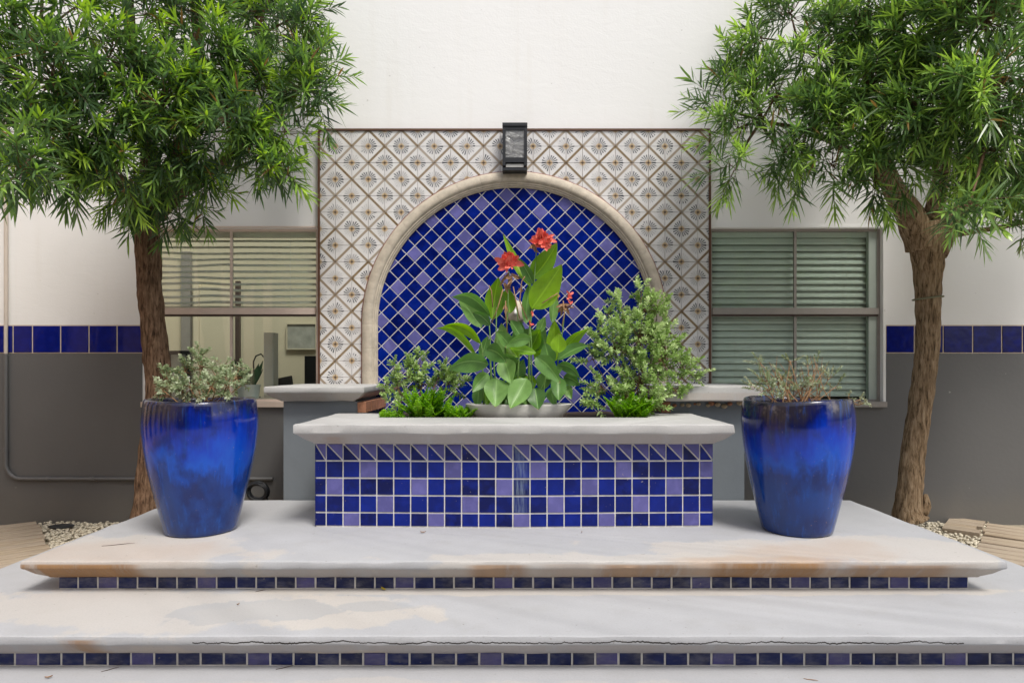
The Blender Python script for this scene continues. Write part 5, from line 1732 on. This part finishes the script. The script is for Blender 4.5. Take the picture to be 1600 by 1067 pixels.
shrub('grey_shrub', 'small grey-green shrub at the left end of the planter basin', 'shrub', (-0.72, 5.1, 1.04),
      [(640, 590, 5.1, 26), (655, 573, 5.15, 20), (620, 605, 5.05, 20), (700, 600, 5.1, 24), (615, 575, 5.1, 9, .7), (605, 600, 5.1, 9), (685, 590, 5.1, 14), (713, 610, 5.1, 14), (625, 630, 5.0, 18),
       (660, 600, 5.1, 22), (695, 575, 5.15, 7), (720, 590, 5.1, 7)],
      0.040, 0.0165, 190, 28, M['shrub'], M['twig'], (.05, .13), a0=78, a1=34)


def fern(name, label, base, n, Lr, spread, seed):
    o = empty(name, base, label, 'fern')
    B, D, L, W, DR, T = [], [], [], [], [], []
    br = MB()
    for i in range(n):
        a = rnd.uniform(0, 6.28)
        el_ = rnd.uniform(.75, 1.5)
        d = Vector((math.cos(a) * math.cos(el_) * spread, math.sin(a) * math.cos(el_), math.sin(el_)))
        ln = rnd.uniform(*Lr)
        p0 = Vector(base) + Vector((rnd.uniform(-.09, .09) * spread, rnd.uniform(-.06, .06), 0))
        pts = [p0 + d * ln * t + Vector((0, 0, -.16 * ln * t * t)) for t in (0, .2, .4, .6, .8, 1)]
        br.tube(pts, [.002, .0018, .0015, .0012, .001, .0006], 3, False)
        sd_ = d.cross(Vector((0, 0, 1)))
        sd_ = sd_.normalized() if sd_.length > .01 else Vector((1, 0, 0))
        m_ = int(ln / .0075)
        tin = rnd.uniform(.3, .8)
        for k in range(m_):
            t = .12 + .88 * k / m_
            q = p0 + d * ln * t + Vector((0, 0, -.16 * ln * t * t))
            for s in (-1, 1):
                B.append(q)
                D.append(sd_ * s + d * .45 + Vector((0, 0, rnd.uniform(-.1, .3))))
                L.append(.036 * math.sin(math.pi * (.15 + .83 * t)) * rnd.uniform(.8, 1.1) + .004)
                W.append(.011)
                DR.append(.2)
                T.append(min(1, max(0, tin + rnd.gauss(0, .12))))
    br.build('stems', M['stalk'], o)
    leaf_cloud('fronds', np.array(B), np.array(D), np.array(L), np.array(W), np.array(DR), np.array(T), M['fern'], o, shape=((0, .6), (.35, 1), (.75, .7), (1, 0)))
    return o


def pb_(px, py, D):
    q = P(px, py, D)
    return (q.x, q.y, 1.045)


fern('fern', 'bright green fern in front of the small left shrub', pb_(668, 650, 4.84), 90, (.18, .33), 1.1, 1)
fern('fern', 'low green fern beside the left rim of the oval bowl', pb_(712, 652, 4.80), 34, (.09, .18), 1.0, 2)
fern('fern', 'bright green fern at the foot of the large right shrub', pb_(985, 652, 4.82), 80, (.14, .28), 1.1, 3)
fern('fern', 'low fern at the far left corner of the planter basin', pb_(616, 652, 4.78), 24, (.06, .13), 1.0, 4)

# herbs in the two pots
shrub('pot_herb', 'dusty grey-green bushy herb growing in the left blue pot', 'herb', (PLX, PLY, 1.165),
      [(265, 600, 4.15, 22), (290, 580, 4.2, 18), (315, 575, 4.2, 18), (312, 560, 4.25, 12), (340, 590, 4.15, 22), (370, 590, 4.2, 16), (355, 600, 4.05, 20), (300, 605, 4.0, 24), (255, 610, 4.1, 14),
       (330, 605, 4.0, 20), (285, 610, 4.0, 18), (380, 600, 4.2, 10, .5), (350, 570, 4.25, 9, .5), (258, 585, 4.15, 6, .6), (375, 575, 4.2, 6, .3)],
      0.028, 0.014, 230, 34, M['herb'], M['dry'], (.03, .09), young=.35, a0=78, a1=34)
shrub('pot_herb', 'sparse twiggy herb growing in the right blue pot', 'herb', (PRX, PRY, 1.165),
      [(1190, 595, 4.15, 15), (1180, 605, 4.1, 10), (1215, 600, 4.15, 14), (1235, 590, 4.2, 12), (1255, 605, 4.1, 14), (1280, 605, 4.1, 10), (1295, 592, 4.2, 9, .7), (1188, 568, 4.2, 5, .4), (1235, 565, 4.2, 6, .4),
       (1275, 570, 4.2, 6, .4), (1230, 610, 4.0, 14), (1200, 610, 4.0, 12), (1305, 605, 4.15, 7, .5), (1262, 572, 4.2, 4, .3), (1213, 575, 4.2, 4, .4), (1290, 575, 4.25, 5, .3)],
      0.022, 0.008, 230, 34, M['herb'], M['dry'], (.03, .10), young=.3, stem_r=.005)
# bare twigs belong to the right herb's stems
tw = bpy.data.objects.get('pot_herb.001')
for i in range(26):
    x = rnd.uniform(1180, 1310)
    y = rnd.uniform(556, 598)
    b0 = Vector((PRX + rnd.uniform(-.22, .22), PRY + rnd.uniform(-.2, .1), 1.165))
    e = P(x + rnd.uniform(-8, 8), y, 4.15)
    MB().tube([b0, (b0 * .6 + e * .4) + Vector((rnd.uniform(-.03, .03), 0, 0)), e], [.0034, .0028, .0014], 5).build('twig', M['dry'], tw)
shrub('trailing_sprig', 'pale silvery sprig hanging over the right rim of the right pot', 'sprig', (PRX + .30, PRY, 1.215),
      [(1343, 625, 4.15, 10), (1355, 628, 4.12, 6), (1325, 620, 4.15, 6)], 0.022, 0.006, 220, 30, M['herb'], M['dry'], (.03, .07), young=.5)
st_ = MB().box(-.011, .011, -.0015, .0015, 0, .225)
q = P(292, 612, 4.04)
st_.v = [(q.x + x + z * .03, q.y + y, 1.16 + z) for x, y, z in st_.v]
tag(st_.build('plant_marker', M['white'], None, origin=(q.x, q.y, 1.16)), 'white plastic plant marker stuck in the left pot', 'marker')

# ================================================================== FALLEN BITS ON THE STEPS
def litter(name, px, py, z, L, ang, m, label, kind='leaf'):
    D = (CAMZ - z) * 1000 / (py - 575)
    p = P(px, py, D)
    d = Vector((math.cos(R(ang)), math.sin(R(ang)), 0))
    s = Vector((-d.y, d.x, 0))
    mb = MB()
    if kind == 'twig':
        mb.tube([p + d * L * t + s * L * .12 * math.sin(3 * t) + Vector((0, 0, .003 + .004 * t)) for t in (-.5, -.2, .1, .3, .5)], [.0016, .0018, .0018, .0014, .0008], 5)
    else:
        for t, w in ((-.5, .05), (-.15, .16), (.2, .14), (.5, .02)):
            c = p + d * L * t + Vector((0, 0, .004 + .012 * abs(t)))
            mb.v += [tuple(c - s * L * w + Vector((0, 0, .004))), tuple(c), tuple(c + s * L * w + Vector((0, 0, .005)))]
        mb.f += [(k * 3 + q, k * 3 + q + 1, k * 3 + q + 4, k * 3 + q + 3) for k in range(3) for q in range(2)]
    return tag(mb.build(name, m, None, True, origin=p), label, 'twig' if kind == 'twig' else 'leaf')


litter('fallen_twig', 185, 851, .38, .17, 4, M['dark_frame'], 'thin dark twig lying on upper step left of the left pot', 'twig')
litter('fallen_leaf', 661, 833, .38, .035, 10, M['dry_leaf'], 'brown curled leaf on upper step below the tiled box')
litter('fallen_leaf', 599, 922, .19, .05, -50, M['yellow_leaf'], 'yellow fallen leaf on the lower step left of centre')
litter('fallen_twig', 1402, 913, .19, .10, -4, M['brick'], 'longer reddish needle on the lower step at right', 'twig')
litter('fallen_twig', 1428, 914, .19, .08, 6, M['brick'], 'shorter reddish needle on the lower step at right', 'twig')
litter('fallen_leaf', 372, 946, .19, .018, 60, M['dry_leaf'], 'tiny brown leaf scrap on the lower step at left')
litter('fallen_twig', 407, 923, .19, .05, 12, M['dark_frame'], 'small dark twig against the riser tiles at left', 'twig')
litter('fallen_leaf', 909, 833, .38, .015, 60, M['dry_leaf'], 'brown speck of leaf on the upper step right of centre')
litter('fallen_twig', 172, 1046, 0, .07, 20, M['dark_frame'], 'dark twig on the lowest paving under the left tiles', 'twig')
litter('fallen_twig', 445, 1043, 0, .08, 10, M['dark_frame'], 'dark twig on the lowest paving near the riser', 'twig')
litter('fallen_leaf', 76, 1060, 0, .03, 30, M['dry_leaf'], 'brown leaf on the lowest paving at bottom left corner')
litter('fallen_twig', 1267, 1062, 0, .06, -40, M['dry'], 'tan twig on the lowest paving at bottom right', 'twig')
